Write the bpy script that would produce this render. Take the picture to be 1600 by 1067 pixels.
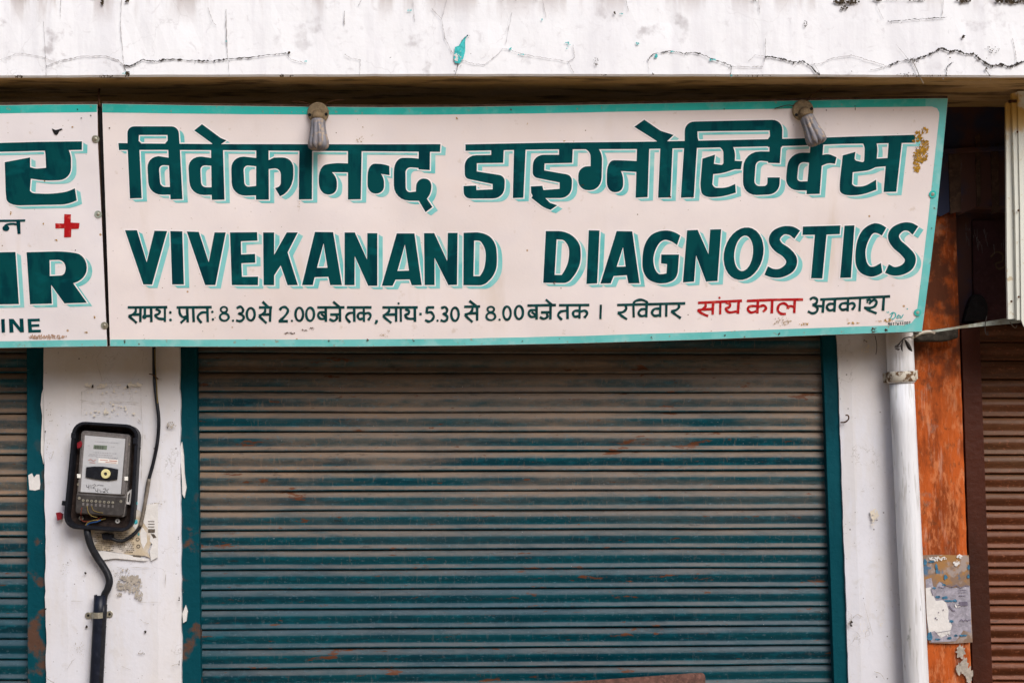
import bpy, bmesh, math, random
from mathutils import Vector, Matrix, Euler, noise
from mathutils.geometry import tessellate_polygon

random.seed(7)
SC = bpy.context.scene
for o in list(bpy.data.objects):
    bpy.data.objects.remove(o)
COL = SC.collection

# ------------------------------------------------------------------ camera
F = 2200.0
PITCH, ROLL = math.radians(3.0), math.radians(-0.8)
CAMP = Vector((0, -5.0, 1.6))
CM = Euler((math.radians(90) + PITCH, 0, 0)).to_matrix() @ Matrix.Rotation(ROLL, 3, 'Z')
cd = bpy.data.cameras.new('camera')
cd.lens = F / 1600 * 36
cd.sensor_width = 36
cd.clip_start = 0.05
cd.clip_end = 2000
cam = bpy.data.objects.new('camera', cd)
cam.matrix_world = Matrix.Translation(CAMP) @ CM.to_4x4()
COL.objects.link(cam)
SC.camera = cam
cd.dof.use_dof = False

# ------------------------------------------------------------------ light
SUN_EL, SUN_AZ = math.radians(39), math.radians(150)   # azimuth clockwise from +Y (the street lies at -Y)
world = bpy.data.worlds.new('World')
SC.world = world
world.use_nodes = True
wn = world.node_tree
bgn = wn.nodes['Background']
sky = wn.nodes.new('ShaderNodeTexSky')
sky.sky_type = 'NISHITA'
sky.sun_disc = False
sky.sun_elevation = SUN_EL
sky.sun_rotation = SUN_AZ
sky.air_density = 1.0
sky.dust_density = 2.5
sky.ozone_density = 1.0
wn.links.new(sky.outputs[0], bgn.inputs[0])
bgn.inputs[1].default_value = 0.14
sl = bpy.data.lights.new('sun', 'SUN')
sl.energy = 2.3
sl.angle = math.radians(34)
sl.color = (1.0, 0.98, 0.965)
so = bpy.data.objects.new('sun', sl)
sd = Vector((math.sin(SUN_AZ) * math.cos(SUN_EL), math.cos(SUN_AZ) * math.cos(SUN_EL), math.sin(SUN_EL)))
so.rotation_euler = sd.to_track_quat('Z', 'Y').to_euler()
so.location = (3, -8, 9)
COL.objects.link(so)
SC.view_settings.view_transform = 'Standard'
SC.view_settings.look = 'None'
SC.view_settings.gamma = 1
SC.view_settings.use_curve_mapping = False
SC.view_settings.exposure = 0.23
SC.render.engine = 'CYCLES'

# ------------------------------------------------------------------ projection helpers
def ray(px, py):
    return (CM @ Vector(((px - 800) / F, -(py - 533.5) / F, -1))).normalized()

def at(px, py, Y):
    d = ray(px, py)
    return CAMP + d * ((Y - CAMP.y) / d.y)

class Plane:
    def __init__(s, a, b, c):
        s.p = a
        n = (b - a).cross(c - a).normalized()
        if n.y > 0:
            n = -n
        s.n = n
    def at(s, px, py, off=0.0):
        d = ray(px, py)
        t = (s.p - CAMP).dot(s.n) / d.dot(s.n)
        return CAMP + d * t + s.n * off

def YP(Y):
    return Plane(Vector((0, Y, 0)), Vector((1, Y, 0)), Vector((0, Y, 1)))

# ------------------------------------------------------------------ object helpers
def thing(name, label, cat, loc=(0, 0, 0), group=None):
    o = bpy.data.objects.new(name, None)
    o.empty_display_size = 0.05
    o.location = loc
    COL.objects.link(o)
    o['label'] = label
    o['category'] = cat
    if group:
        o['group'] = group
    return o

def tag(o, label, cat, group=None):
    o['label'] = label
    o['category'] = cat
    if group:
        o['group'] = group
    return o

def wloc(o):
    v = Vector((0, 0, 0))
    while o is not None:
        v += o.location
        o = o.parent
    return v

def mesh_obj(name, verts, faces, mats, parent=None, mi=None, smooth=False, label=None, kind=None, origin=None, bevel=0, recalc=True):
    org = Vector(origin) if origin is not None else (wloc(parent) if parent else (sum((Vector(v) for v in verts), Vector()) / max(1, len(verts))))
    me = bpy.data.meshes.new(name)
    me.from_pydata([tuple(Vector(v) - org) for v in verts], [], faces)
    if not isinstance(mats, (list, tuple)):
        mats = [mats]
    for m in mats:
        me.materials.append(m)
    if mi:
        for p, i in zip(me.polygons, mi):
            p.material_index = i
    if recalc:
        bm = bmesh.new()
        bm.from_mesh(me)
        bmesh.ops.recalc_face_normals(bm, faces=bm.faces)
        bm.to_mesh(me)
        bm.free()
    if smooth:
        for p in me.polygons:
            p.use_smooth = True
    o = bpy.data.objects.new(name, me)
    COL.objects.link(o)
    if parent:
        o.parent = parent
        o.location = org - wloc(parent)
    else:
        o.location = org
    if label:
        o['label'] = label
    if kind:
        o['kind'] = kind
    if bevel:
        b = o.modifiers.new('bevel', 'BEVEL')
        b.width = bevel
        b.segments = 2
        b.limit_method = 'ANGLE'
        b.angle_limit = math.radians(40)
    return o

def rounded(pts, n=6, k=1.0):
    """polygon with optional corner radius as third entry"""
    out = []
    N = len(pts)
    for i, p in enumerate(pts):
        if len(p) < 3 or p[2] <= 0:
            out.append((p[0], p[1]))
            continue
        P = Vector(p[:2]); A = Vector(pts[i - 1][:2]); B = Vector(pts[(i + 1) % N][:2])
        la, lb = (A - P).length, (B - P).length
        ra, rb = min(p[2] * k, la * 0.49), min(p[2] * k, lb * 0.49)
        if len(pts[i - 1]) < 3:
            ra = min(p[2] * k, la * 0.98)
        if len(pts[(i + 1) % N]) < 3:
            rb = min(p[2] * k, lb * 0.98)
        a = P + (A - P) * (ra / max(la, 1e-6)); b = P + (B - P) * (rb / max(lb, 1e-6))
        for j in range(n + 1):
            t = j / n
            # a superelliptic corner lies between the quadratic bezier and the arc
            c1 = a + (P - a) * 0.58; c2 = b + (P - b) * 0.58
            q = a * (1 - t) ** 3 + c1 * 3 * t * (1 - t) ** 2 + c2 * 3 * t * t * (1 - t) + b * t ** 3
            out.append((q.x, q.y))
    # drop duplicates
    res = []
    for q in out:
        if not res or (abs(q[0] - res[-1][0]) + abs(q[1] - res[-1][1])) > 0.02:
            res.append(q)
    if (abs(res[0][0] - res[-1][0]) + abs(res[0][1] - res[-1][1])) < 0.02:
        res.pop()
    return res

def tess(loops):
    vs = [Vector((x, y, 0)) for l in loops for (x, y) in l]
    tr = tessellate_polygon([[Vector((x, y, 0)) for (x, y) in l] for l in loops])
    return [(v.x, v.y) for v in vs], [tuple(t) for t in tr]

def prism(name, pts, Yf, Yb, mat, parent=None, holes=(), bevel=0, label=None, kind=None, plane=None, thick=None, origin=None):
    """polygon given in picture pixels on the plane Y=Yf (or a tilted plane) with real thickness"""
    loops = [rounded(pts)] + [rounded(h) for h in holes]
    if len(loops) == 2 and len(loops[0]) == len(loops[1]):
        m = len(loops[0])
        v2 = loops[0] + loops[1]
        tr = [(i, (i + 1) % m, m + (i + 1) % m, m + i) for i in range(m)]
    else:
        v2, tr = tess(loops)
    if plane is None:
        fr = [at(x, y, Yf) for x, y in v2]
        bk = [Vector((p.x, Yb, p.z)) for p in fr]
    else:
        fr = [plane.at(x, y, Yf) for x, y in v2]
        bk = [p - plane.n * thick for p in fr]
    n = len(v2)
    faces = [t for t in tr] + [tuple(i + n for i in reversed(t)) for t in tr]
    s = 0
    for l in loops:
        m = len(l)
        for i in range(m):
            a, b = s + i, s + (i + 1) % m
            faces.append((a, b, b + n, a + n))
        s += m
    o = mesh_obj(name, fr + bk, faces, mat, parent, label=label, kind=kind, bevel=0, origin=origin)
    if bevel:
        # dissolve triangulation so the bevel only touches real edges
        bm = bmesh.new(); bm.from_mesh(o.data)
        bmesh.ops.dissolve_limit(bm, angle_limit=0.01, verts=bm.verts, edges=bm.edges) if not holes else None
        bm.to_mesh(o.data); bm.free()
        b = o.modifiers.new('bevel', 'BEVEL'); b.width = bevel; b.segments = 2
        b.limit_method = 'ANGLE'; b.angle_limit = math.radians(50)
    return o

def frames(pts):
    ts = []
    for i in range(len(pts)):
        a = pts[max(0, i - 1)]; b = pts[min(len(pts) - 1, i + 1)]
        ts.append((b - a).normalized())
    up = Vector((0, -1, 0)) if abs(ts[0].y) < 0.9 else Vector((1, 0, 0))
    out = []
    u = (up - ts[0] * up.dot(ts[0])).normalized()
    for t in ts:
        u = (u - t * u.dot(t)).normalized()
        out.append((u, t.cross(u)))
    return out

def catmull(pts, n=6):
    if len(pts) < 3:
        return [Vector(p) for p in pts]
    P = [Vector(p) for p in pts]
    P = [P[0] * 2 - P[1]] + P + [P[-1] * 2 - P[-2]]
    out = []
    for i in range(1, len(P) - 2):
        for j in range(n):
            t = j / n
            a, b, c, d = P[i - 1], P[i], P[i + 1], P[i + 2]
            out.append(0.5 * ((2 * b) + (c - a) * t + (2 * a - 5 * b + 4 * c - d) * t * t + (3 * b - a - 3 * c + d) * t ** 3))
    out.append(P[-2])
    return out

def tube_geo(pts, r, sides=10, closed=False):
    pts = [Vector(p) for p in pts]
    if not isinstance(r, (list, tuple)):
        r = [r] * len(pts)
    fr = frames(pts)
    vs, fs = [], []
    for i, p in enumerate(pts):
        u, w = fr[i]
        for k in range(sides):
            a = 2 * math.pi * k / sides
            vs.append(p + (u * math.cos(a) + w * math.sin(a)) * r[i])
    for i in range(len(pts) - 1):
        for k in range(sides):
            a = i * sides + k; b = i * sides + (k + 1) % sides
            fs.append((a, b, b + sides, a + sides))
    fs.append(tuple(range(sides)))
    fs.append(tuple((len(pts) - 1) * sides + k for k in reversed(range(sides))))
    return vs, fs

def tube(name, pts, r, mat, parent=None, sides=10, label=None, origin=None):
    vs, fs = tube_geo(pts, r, sides)
    return mesh_obj(name, vs, fs, mat, parent, smooth=True, label=label, origin=origin)

def disc(name, c, n, r, t, mat, parent, sides=16, hole=0.0, dome=0.0):
    n = n.normalized()
    u = n.orthogonal().normalized(); w = n.cross(u)
    prof = []
    if hole:
        prof = [(hole, 0), (hole, t), (r * 0.92, t), (r, t * 0.7), (r, 0)]
    else:
        prof = [(0.0005, t + dome), (r * 0.5, t + dome * 0.8), (r * 0.92, t), (r, t * 0.7), (r, 0)]
    vs, fs = [], []
    for (rr, h) in prof:
        for k in range(sides):
            a = 2 * math.pi * k / sides
            vs.append(c + (u * math.cos(a) + w * math.sin(a)) * rr + n * h)
    for i in range(len(prof) - 1):
        for k in range(sides):
            a = i * sides + k; b = i * sides + (k + 1) % sides
            fs.append((a, b, b + sides, a + sides))
    if not hole:
        fs.append(tuple(range(sides)))
    return mesh_obj(name, vs, fs, mat, parent, smooth=False)

# ------------------------------------------------------------------ materials
class MB:
    def __init__(s, name, rough=0.7, metallic=0.0, spec=0.18):
        s.m = bpy.data.materials.new(name)
        s.m.use_nodes = True
        s.t = s.m.node_tree
        s.b = s.t.nodes['Principled BSDF']
        s.b.inputs['Roughness'].default_value = rough
        s.b.inputs['Metallic'].default_value = metallic
        s.b.inputs['Specular IOR Level'].default_value = spec
        s.geo = s.t.nodes.new('ShaderNodeNewGeometry')
        s.col = None
        s.h = None
    def N(s, k, **kw):
        n = s.t.nodes.new(k)
        for a, v in kw.items():
            setattr(n, a, v)
        return n
    def L(s, a, b):
        s.t.links.new(a, b)
    def vec(s, stretch=(1, 1, 1), off=(0, 0, 0)):
        mp = s.N('ShaderNodeMapping')
        mp.inputs['Scale'].default_value = stretch
        mp.inputs['Location'].default_value = off
        s.L(s.geo.outputs['Position'], mp.inputs[0])
        return mp.outputs[0]
    def ramp(s, sock, lo, hi, a=0.0, b=1.0):
        r = s.N('ShaderNodeMapRange')
        r.interpolation_type = 'SMOOTHSTEP'
        r.inputs[1].default_value = lo; r.inputs[2].default_value = hi
        r.inputs[3].default_value = a; r.inputs[4].default_value = b
        s.L(sock, r.inputs[0])
        return r.outputs[0]
    def noise(s, scale, lo=0.4, hi=0.6, detail=5, stretch=(1, 1, 1), off=(0, 0, 0), rough=0.55, dist=0.0, a=0.0, b=1.0):
        n = s.N('ShaderNodeTexNoise')
        n.inputs['Scale'].default_value = scale
        n.inputs['Detail'].default_value = detail
        n.inputs['Roughness'].default_value = rough
        n.inputs['Distortion'].default_value = dist
        s.L(s.vec(stretch, off), n.inputs['Vector'])
        return s.ramp(n.outputs[0], lo, hi, a, b)
    def specks(s, scale, r, off=(0, 0, 0), keep=0.5):
        v = s.N('ShaderNodeTexVoronoi')
        v.inputs['Scale'].default_value = scale
        s.L(s.vec(off=off), v.inputs['Vector'])
        d = s.ramp(v.outputs['Distance'], r, r * 0.6)
        sep = s.N('ShaderNodeSeparateColor')
        s.L(v.outputs['Color'], sep.inputs[0])
        g = s.ramp(sep.outputs[0], keep, keep + 0.02)
        return s.mul(d, g)
    def cracks(s, scale, w, off=(0, 0, 0), dist=0.25):
        v = s.N('ShaderNodeTexVoronoi')
        v.feature = 'DISTANCE_TO_EDGE'
        v.inputs['Scale'].default_value = scale
        n = s.N('ShaderNodeTexNoise'); n.inputs['Scale'].default_value = scale * 2.5; n.inputs['Detail'].default_value = 5
        s.L(s.vec(off=off), n.inputs['Vector'])
        mx = s.N('ShaderNodeVectorMath', operation='MULTIPLY_ADD')
        s.L(n.outputs['Color'], mx.inputs[0]); mx.inputs[1].default_value = (dist, dist, dist)
        s.L(s.vec(off=off), mx.inputs[2])
        s.L(mx.outputs[0], v.inputs['Vector'])
        return s.ramp(v.outputs['Distance'], w, 0.0)
    def mul(s, a, b):
        m = s.N('ShaderNodeMath', operation='MULTIPLY')
        for i, x in enumerate((a, b)):
            if isinstance(x, (int, float)):
                m.inputs[i].default_value = x
            else:
                s.L(x, m.inputs[i])
        return m.outputs[0]
    def add(s, a, b):
        m = s.N('ShaderNodeMath', operation='ADD'); m.use_clamp = True
        for i, x in enumerate((a, b)):
            if isinstance(x, (int, float)):
                m.inputs[i].default_value = x
            else:
                s.L(x, m.inputs[i])
        return m.outputs[0]
    def axis(s, i, lo, hi):
        sp = s.N('ShaderNodeSeparateXYZ'); s.L(s.geo.outputs['Position'], sp.inputs[0])
        return s.ramp(sp.outputs[i], lo, hi)
    def normal_up(s, lo, hi):
        sp = s.N('ShaderNodeSeparateXYZ'); s.L(s.geo.outputs['Normal'], sp.inputs[0])
        return s.ramp(sp.outputs[2], lo, hi)
    def base(s, c):
        r = s.N('ShaderNodeRGB'); r.outputs[0].default_value = (*c, 1)
        s.col = r.outputs[0]
        return s
    def over(s, c, mask, k=1.0):
        m = s.N('ShaderNodeMix'); m.data_type = 'RGBA'
        if k != 1.0:
            mask = s.mul(mask, k)
        s.L(mask, m.inputs[0])
        s.L(s.col, m.inputs[6])
        if isinstance(c, tuple):
            m.inputs[7].default_value = (*c, 1)
        else:
            s.L(c, m.inputs[7])
        s.col = m.outputs[2]
        return s
    def bump(s, sock, dist, strength=1.0):
        b = s.N('ShaderNodeBump')
        b.inputs['Distance'].default_value = dist
        b.inputs['Strength'].default_value = strength
        s.L(sock, b.inputs['Height'])
        if s.h is not None:
            s.L(s.h, b.inputs['Normal'])
        s.h = b.outputs[0]
        return s
    def roughmap(s, sock):
        s.L(sock, s.b.inputs['Roughness'])
        return s
    def done(s):
        if s.col is not None:
            s.L(s.col, s.b.inputs['Base Color'])
        if s.h is not None:
            s.L(s.h, s.b.inputs['Normal'])
        return s.m

def plain(name, c, rough=0.6, metallic=0.0, var=0.25, scale=30, bump=0.0004):
    b = MB(name, rough, metallic)
    b.base(c).over(tuple(x * (1 - var) for x in c), b.noise(scale, 0.35, 0.65))
    b.over(tuple(min(1, x * (1 + var) + 0.01) for x in c), b.noise(scale * 2.3, 0.5, 0.75, off=(3, 1, 2)), 0.7)
    if bump:
        b.bump(b.noise(scale * 4, 0.2, 0.8), bump)
    return b.done()

M = {}
# white lime washed plaster of the pillars
b = MB('white_plaster', 0.85, spec=0.2)
b.base((0.64, 0.64, 0.685))
b.over((0.62, 0.56, 0.50), b.noise(2.2, 0.45, 0.75, stretch=(1, 1, .6)), 0.45)
b.over((0.50, 0.41, 0.30), b.mul(b.noise(5, 0.25, 0.65, off=(4, 0, 2)), b.axis(2, 1.45, 1.85)), 0.55)  # ochre tint high up: dirt plus warm bounce light painted in
b.over((0.52, 0.50, 0.49), b.noise(22, 0.55, 0.70, detail=9, dist=1.0, rough=.65), 0.45)
b.over((0.60, 0.57, 0.55), b.noise(6, 0.46, 0.62, detail=9, stretch=(2.2, 1, .4), rough=.66, off=(6, 2, 6)), 0.5)
b.over((0.36, 0.32, 0.28), b.noise(14, 0.63, 0.68, detail=9, rough=.7, off=(1, 8, 6)), 0.5)
b.over((0.30, 0.27, 0.24), b.mul(b.cracks(7, 0.018, (1, 5, 2)), b.noise(4, 0.52, 0.62, off=(8, 1, 1))), 0.6)
b.over((0.10, 0.08, 0.07), b.specks(26, 0.09, keep=0.8), 0.8)
b.over((0.16, 0.13, 0.11), b.specks(70, 0.16, keep=0.86, off=(3, 3, 3)), 0.5)
b.bump(b.noise(4, 0.3, 0.7, detail=3), 0.004, 0.35).bump(b.noise(60, 0.3, 0.7, detail=6), 0.0006, 0.35)
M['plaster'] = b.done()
# white painted concrete of the ledge
b = MB('white_ledge_paint', 0.8, spec=0.2)
b.base((0.80, 0.80, 0.815))
b.over((0.74, 0.73, 0.76), b.noise(3.5, 0.5, 0.75, detail=6, stretch=(1, 1, .5)), 0.3)
b.over((0.52, 0.50, 0.51), b.noise(26, 0.56, 0.72, detail=9, dist=.8, rough=.65), 0.5)
b.over((0.66, 0.65, 0.68), b.noise(5, 0.46, 0.62, detail=9, stretch=(2.5, 1, .3), rough=.65, off=(6, 6, 6)), 0.45)
b.over((0.40, 0.37, 0.38), b.mul(b.noise(11, 0.60, 0.72, detail=9, off=(5, 0, 3)), b.noise(1.3, 0.42, 0.6, off=(2, 2, 9))), 0.75)
b.over((0.60, 0.59, 0.60), b.mul(b.cracks(2.6, 0.005, (1, 5, 2)), b.noise(2, 0.45, 0.6, off=(8, 1, 1))), 0.6)
b.over((0.08, 0.06, 0.05), b.specks(18, 0.05, keep=0.8), 0.8)
b.over((0.42, 0.36, 0.34), b.mul(b.noise(9, 0.46, 0.62, stretch=(1.6, 1, .25), off=(1, 1, 1)), b.axis(2, 2.86, 2.98)), 0.7)
b.bump(b.noise(3, 0.3, 0.7, detail=3), 0.004, 0.35).bump(b.noise(45, 0.3, 0.7, detail=6), 0.0007, 0.4)
M['ledge'] = b.done()
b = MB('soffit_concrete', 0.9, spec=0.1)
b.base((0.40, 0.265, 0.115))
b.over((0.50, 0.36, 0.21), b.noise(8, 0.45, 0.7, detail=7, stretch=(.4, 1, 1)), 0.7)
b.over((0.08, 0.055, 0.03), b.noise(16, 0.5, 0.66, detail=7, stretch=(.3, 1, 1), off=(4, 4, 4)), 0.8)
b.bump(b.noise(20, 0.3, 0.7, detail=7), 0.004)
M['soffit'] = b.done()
M['wall_dark'] = plain('dark_wall', (0.035, 0.028, 0.03), 0.9, scale=6)
# sign sheet
def sheet(name, c):
    b = MB(name, 0.5, spec=0.15)
    b.base(c)
    b.over((c[0] * .86, c[1] * .80, c[2] * .76), b.noise(2.0, 0.4, 0.75, detail=5), 0.55)
    b.over((c[0] * .93, c[1] * .93, c[2] * .95), b.noise(9, 0.4, 0.7, off=(3, 1, 1)), 0.6)
    b.over((0.50, 0.38, 0.26), b.noise(28, 0.64, 0.74, detail=8, off=(2, 7, 1)), 0.35)
    b.over((0.38, 0.2, 0.05), b.specks(14, 0.075, keep=0.66), 0.85)
    b.over((0.12, 0.07, 0.03), b.specks(23, 0.06, off=(5, 2, 1), keep=0.8), 0.9)
    b.over((0.30, 0.22, 0.16), b.specks(60, 0.12, off=(5, 9, 1), keep=0.84), 0.6)
    b.over((0.62, 0.50, 0.38), b.mul(b.noise(5, .55, .75, detail=7, stretch=(2, 1, .35), off=(2, 8, 2)), b.noise(1.5, .45, .6, off=(3, 3, 7))), 0.4)
    b.bump(b.noise(1.5, 0.2, 0.8, detail=2), 0.02, 0.8).bump(b.noise(140, 0.3, 0.7, detail=2), 0.0002, 0.5)
    return b.done()
M['sheet'] = sheet('cream_sign_sheet', (0.83, 0.755, 0.74))
M['sheet_left'] = sheet('white_sign_sheet', (0.82, 0.775, 0.79))
def cyanm(name, c, worn=0.8):
    b = MB(name, 0.5)
    b.base(c)
    b.over((c[0] * .6 + .01, c[1] * .86, c[2] * .84), b.noise(6, 0.4, 0.65, detail=4), 0.8)
    b.over((min(1, c[0] * 1.6 + .10), min(1, c[1] * 1.1), min(1, c[2] * 1.1)), b.noise(22, 0.48, 0.7, off=(3, 3, 3), detail=5), 0.5)
    b.over((0.13, 0.10, 0.06), b.specks(30, 0.12, keep=0.78), worn)
    b.over((0.30, 0.27, 0.20), b.noise(60, 0.62, 0.72, detail=6, off=(1, 6, 3)), worn)
    return b.done()
M['cyan'] = cyanm('turquoise_border_paint', (0.035, 0.50, 0.45))
M['cyan_faded'] = cyanm('faded_turquoise_border_paint', (0.17, 0.56, 0.55))
b = MB('letter_shadow_turquoise', 0.5)
b.base((0.23, 0.60, 0.60))
b.over((0.12, 0.50, 0.50), b.noise(9, 0.45, 0.65, detail=4), 0.8)
b.over((0.40, 0.66, 0.63), b.noise(13, 0.5, 0.7, off=(3, 3, 3)), 0.7)
b.over((0.5, 0.62, 0.6), b.noise(120, 0.6, 0.75, off=(3, 3, 3)), 0.5)
M['shadow'] = b.done()
M['outline'] = plain('letter_outline_white', (0.87, 0.83, 0.825), 0.5, var=0.03, bump=0)
b = MB('letter_dark_teal', 0.6, spec=0.04)
b.base((0.002, 0.062, 0.068))
b.over((0.001, 0.036, 0.048), b.noise(14, 0.45, 0.62, detail=3, stretch=(1.6, 1, .45)), 0.9)
b.over((0.002, 0.088, 0.096), b.noise(17, 0.55, 0.72, detail=3, stretch=(.6, 1, 1.2), off=(7, 2, 4)), 0.8)
b.over((0.06, 0.12, 0.12), b.specks(70, 0.09, keep=0.85), 0.5)
M['teal_letter'] = b.done()
M['small_teal'] = plain('small_letter_teal', (0.002, 0.060, 0.062), 0.45, var=0.45, scale=40, bump=0)
b = MB('letter_red', 0.45)
b.base((0.42, 0.008, 0.012)).over((0.62, 0.11, 0.08), b.noise(70, 0.52, 0.68, detail=3), 0.7)
M['red'] = b.done()
M['rust_yellow'] = plain('ochre_rust', (0.50, 0.27, 0.035), 0.9, var=0.5, scale=90)
M['rust_dark'] = plain('dark_rust', (0.085, 0.035, 0.015), 0.9, var=0.5, scale=80)
M['rust_pale'] = plain('pale_rust_stain', (0.50, 0.38, 0.25), 0.9, var=0.2, scale=60)
M['frame_brown'] = plain('brown_sign_frame', (0.10, 0.06, 0.04), 0.8, var=0.4)
M['black'] = plain('black_gap', (0.012, 0.011, 0.012), 0.8)
# shutters
def shutter_mat(name, paint, paint2, dust_lo, dust_hi, rust_k):
    b = MB(name, 0.42, spec=0.14)
    b.base(paint)
    b.over(paint2, b.noise(5, 0.4, 0.65, stretch=(.5, 1, 3)), 0.8)
    b.over(tuple(x * 1.9 for x in paint), b.noise(34, 0.5, 0.72, stretch=(.5, 1, 1.4), detail=8, off=(6, 6, 6)), 0.55)
    dc = b.N('ShaderNodeMix'); dc.data_type = 'RGBA'
    dc.inputs[6].default_value = (*dust_lo, 1); dc.inputs[7].default_value = (*dust_hi, 1)
    b.L(b.add(b.mul(b.axis(2, 0.90, 1.45), 0.75), b.mul(b.noise(1.6, .35, .7, stretch=(.6, 1, 2), off=(5, 1, 3)), 0.3)), dc.inputs[0])
    dust = dc.outputs[2]
    up = b.normal_up(0.02, 0.42)
    b.over(dust, b.mul(up, b.noise(30, 0.2, 0.66, stretch=(.22, 1, 1.2), detail=9, rough=.72, a=.2, b=1.0)), 0.92)
    # loose dust that lies over everything where the shutter is least wiped
    patch = b.mul(b.noise(1.7, 0.40, 0.62, stretch=(.5, 1, 2.2), detail=9, rough=.68, off=(3.3, 0, 1.2)), b.axis(2, 1.05, 1.45))
    b.over(dust, b.mul(patch, b.noise(40, .2, .62, stretch=(.35, 1, 1), detail=8, rough=.7, off=(2, 2, 2), a=.25, b=1.0)), 0.72)
    b.over(dust, b.noise(70, 0.56, 0.66, stretch=(1.4, 1, .22), detail=8, rough=.7, off=(3, 5, 1)), 0.35)
    b.over(tuple(min(1, x * 1.5 + .01) for x in dust_lo), b.noise(150, 0.60, 0.68, stretch=(.5, 1, 1), detail=6, off=(3, 5, 8)), 0.45)
    b.over((0.018, 0.016, 0.014), b.noise(30, 0.62, 0.68, stretch=(.3, 1, 1.6), detail=9, rough=.7, off=(8, 5, 8)), 0.6)
    b.over((0.11, 0.036, 0.013), b.mul(b.noise(9, 0.635, 0.66, stretch=(.55, 1, 2.2), detail=9, rough=.66, off=(11, 4, 5)), rust_k), 0.9)
    b.over((0.085, 0.03, 0.012), b.mul(b.noise(34, 0.645, 0.67, stretch=(.35, 1, 2.0), detail=9, rough=.66, off=(1, 4, 9)), rust_k), 0.9)
    b.over((0.5, 0.5, 0.5), b.specks(34, 0.05, keep=0.8), 0.6)
    b.bump(b.noise(60, 0.3, 0.7, stretch=(.5, 1, 1.5), detail=8), 0.0008, 0.7)
    return b.done()
M['shutter'] = shutter_mat('teal_shutter_paint', (0.0006, 0.046, 0.062), (0.0006, 0.027, 0.042), (0.052, 0.088, 0.112), (0.235, 0.152, 0.096), 1.0)
M['shutter_brown'] = shutter_mat('brown_shutter_paint', (0.07, 0.018, 0.006), (0.045, 0.014, 0.005), (0.19, 0.065, 0.03), (0.11, 0.055, 0.026), 0.25)
b = MB('teal_rail_paint', 0.6, spec=0.05)
b.base((0.002, 0.050, 0.068)).over((0.006, 0.075, 0.095), b.noise(4, 0.45, 0.7, stretch=(1, 1, .4)), 0.5)
b.over((0.10, 0.045, 0.025), b.mul(b.noise(12, 0.54, 0.64, detail=7, off=(2, 2, 2)), b.mul(b.axis(0, -1.0, -1.08), b.axis(2, 1.7, 1.1))), 0.85)
b.over((0.003, 0.03, 0.04), b.noise(9, 0.5, 0.65, stretch=(1, 1, .3), off=(5, 5, 5)), 0.7)
b.over((0.35, 0.36, 0.36), b.specks(40, 0.07, keep=0.86), 0.6)
b.bump(b.noise(30, 0.3, 0.7), 0.0012)
M['rail'] = b.done()
b = MB('brown_rail_paint', 0.55)
b.base((0.052, 0.012, 0.005)).over((0.026, 0.008, 0.004), b.noise(4, 0.4, 0.7, stretch=(1, 1, .3)), 0.8)
b.bump(b.noise(30, 0.3, 0.7), 0.0012)
M['rail_brown'] = b.done()
b = MB('orange_plaster', 0.9, spec=0.15)
b.base((0.43, 0.088, 0.016))
b.over((0.20, 0.040, 0.009), b.noise(9, 0.40, 0.60, stretch=(1.6, 1, .5), detail=9, rough=.68), 0.9)
b.over((0.13, 0.04, 0.015), b.noise(30, 0.54, 0.62, stretch=(1.2, 1, .8), detail=8, rough=.7, off=(3, 8, 1)), 0.6)
b.over((0.55, 0.19, 0.075), b.noise(18, 0.50, 0.62, stretch=(1.8, 1, .6), detail=9, rough=.7, off=(4, 4, 4)), 0.7)
b.over((0.24, 0.14, 0.10), b.noise(11, 0.60, 0.66, detail=9, rough=.72, off=(9, 1, 4)), 0.6)
b.over((0.55, 0.30, 0.20), b.noise(22, 0.56, 0.70, stretch=(2.6, 1, .28), detail=9, rough=.7, off=(9, 4, 2)), 0.55)
b.over((0.09, 0.03, 0.015), b.mul(b.noise(12, 0.42, 0.60, detail=7, off=(1, 2, 2)), b.axis(2, 1.5, 1.85)), 0.95)  # darker column top: mostly shade painted into the plaster, some stain
b.over((0.10, 0.05, 0.03), b.specks(40, 0.10, keep=0.85), 0.7)
b.bump(b.noise(18, 0.3, 0.7, stretch=(1.5, 1, .5), detail=7), 0.004, 0.7)
M['orange'] = b.done()
b = MB('white_pipe_paint', 0.5)
b.base((0.68, 0.685, 0.71))
b.over((0.50, 0.49, 0.48), b.noise(12, 0.42, 0.66, stretch=(2.6, 1, .15), detail=8, rough=.65), 0.65)
b.over((0.36, 0.34, 0.31), b.noise(40, 0.57, 0.66, stretch=(2.6, 1, .2), detail=8, off=(7, 7, 7)), 0.5)
b.over((0.28, 0.28, 0.27), b.noise(30, 0.64, 0.70, stretch=(1.6, 1, .4), detail=8, off=(4, 4, 1)), 0.8)
b.over((0.50, 0.42, 0.36), b.mul(b.noise(6, .3, .6, stretch=(2, 1, .5)), b.axis(2, 1.75, 1.9)), 0.6)
b.bump(b.noise(30, 0.3, 0.7, stretch=(2, 1, .3)), 0.001)
M['pipe'] = b.done()
b = MB('rusty_clamp', 0.8)
b.base((0.52, 0.48, 0.40)).over((0.10, 0.05, 0.018), b.noise(40, 0.46, 0.56, detail=6), 0.95)
M['clamp_rust'] = b.done()
M['steel'] = plain('worn_steel', (0.45, 0.42, 0.34), 0.4, 0.7, var=0.3, scale=60)
b = MB('fluted_aluminium', 0.65, 0.25)
b.base((0.20, 0.195, 0.215))
b.over((0.44, 0.32, 0.20), b.noise(60, 0.48, 0.62, detail=6), 0.6)
b.over((0.16, 0.14, 0.14), b.noise(34, 0.5, 0.66, off=(3, 3, 3)), 0.7)
M['alu'] = b.done()
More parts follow.
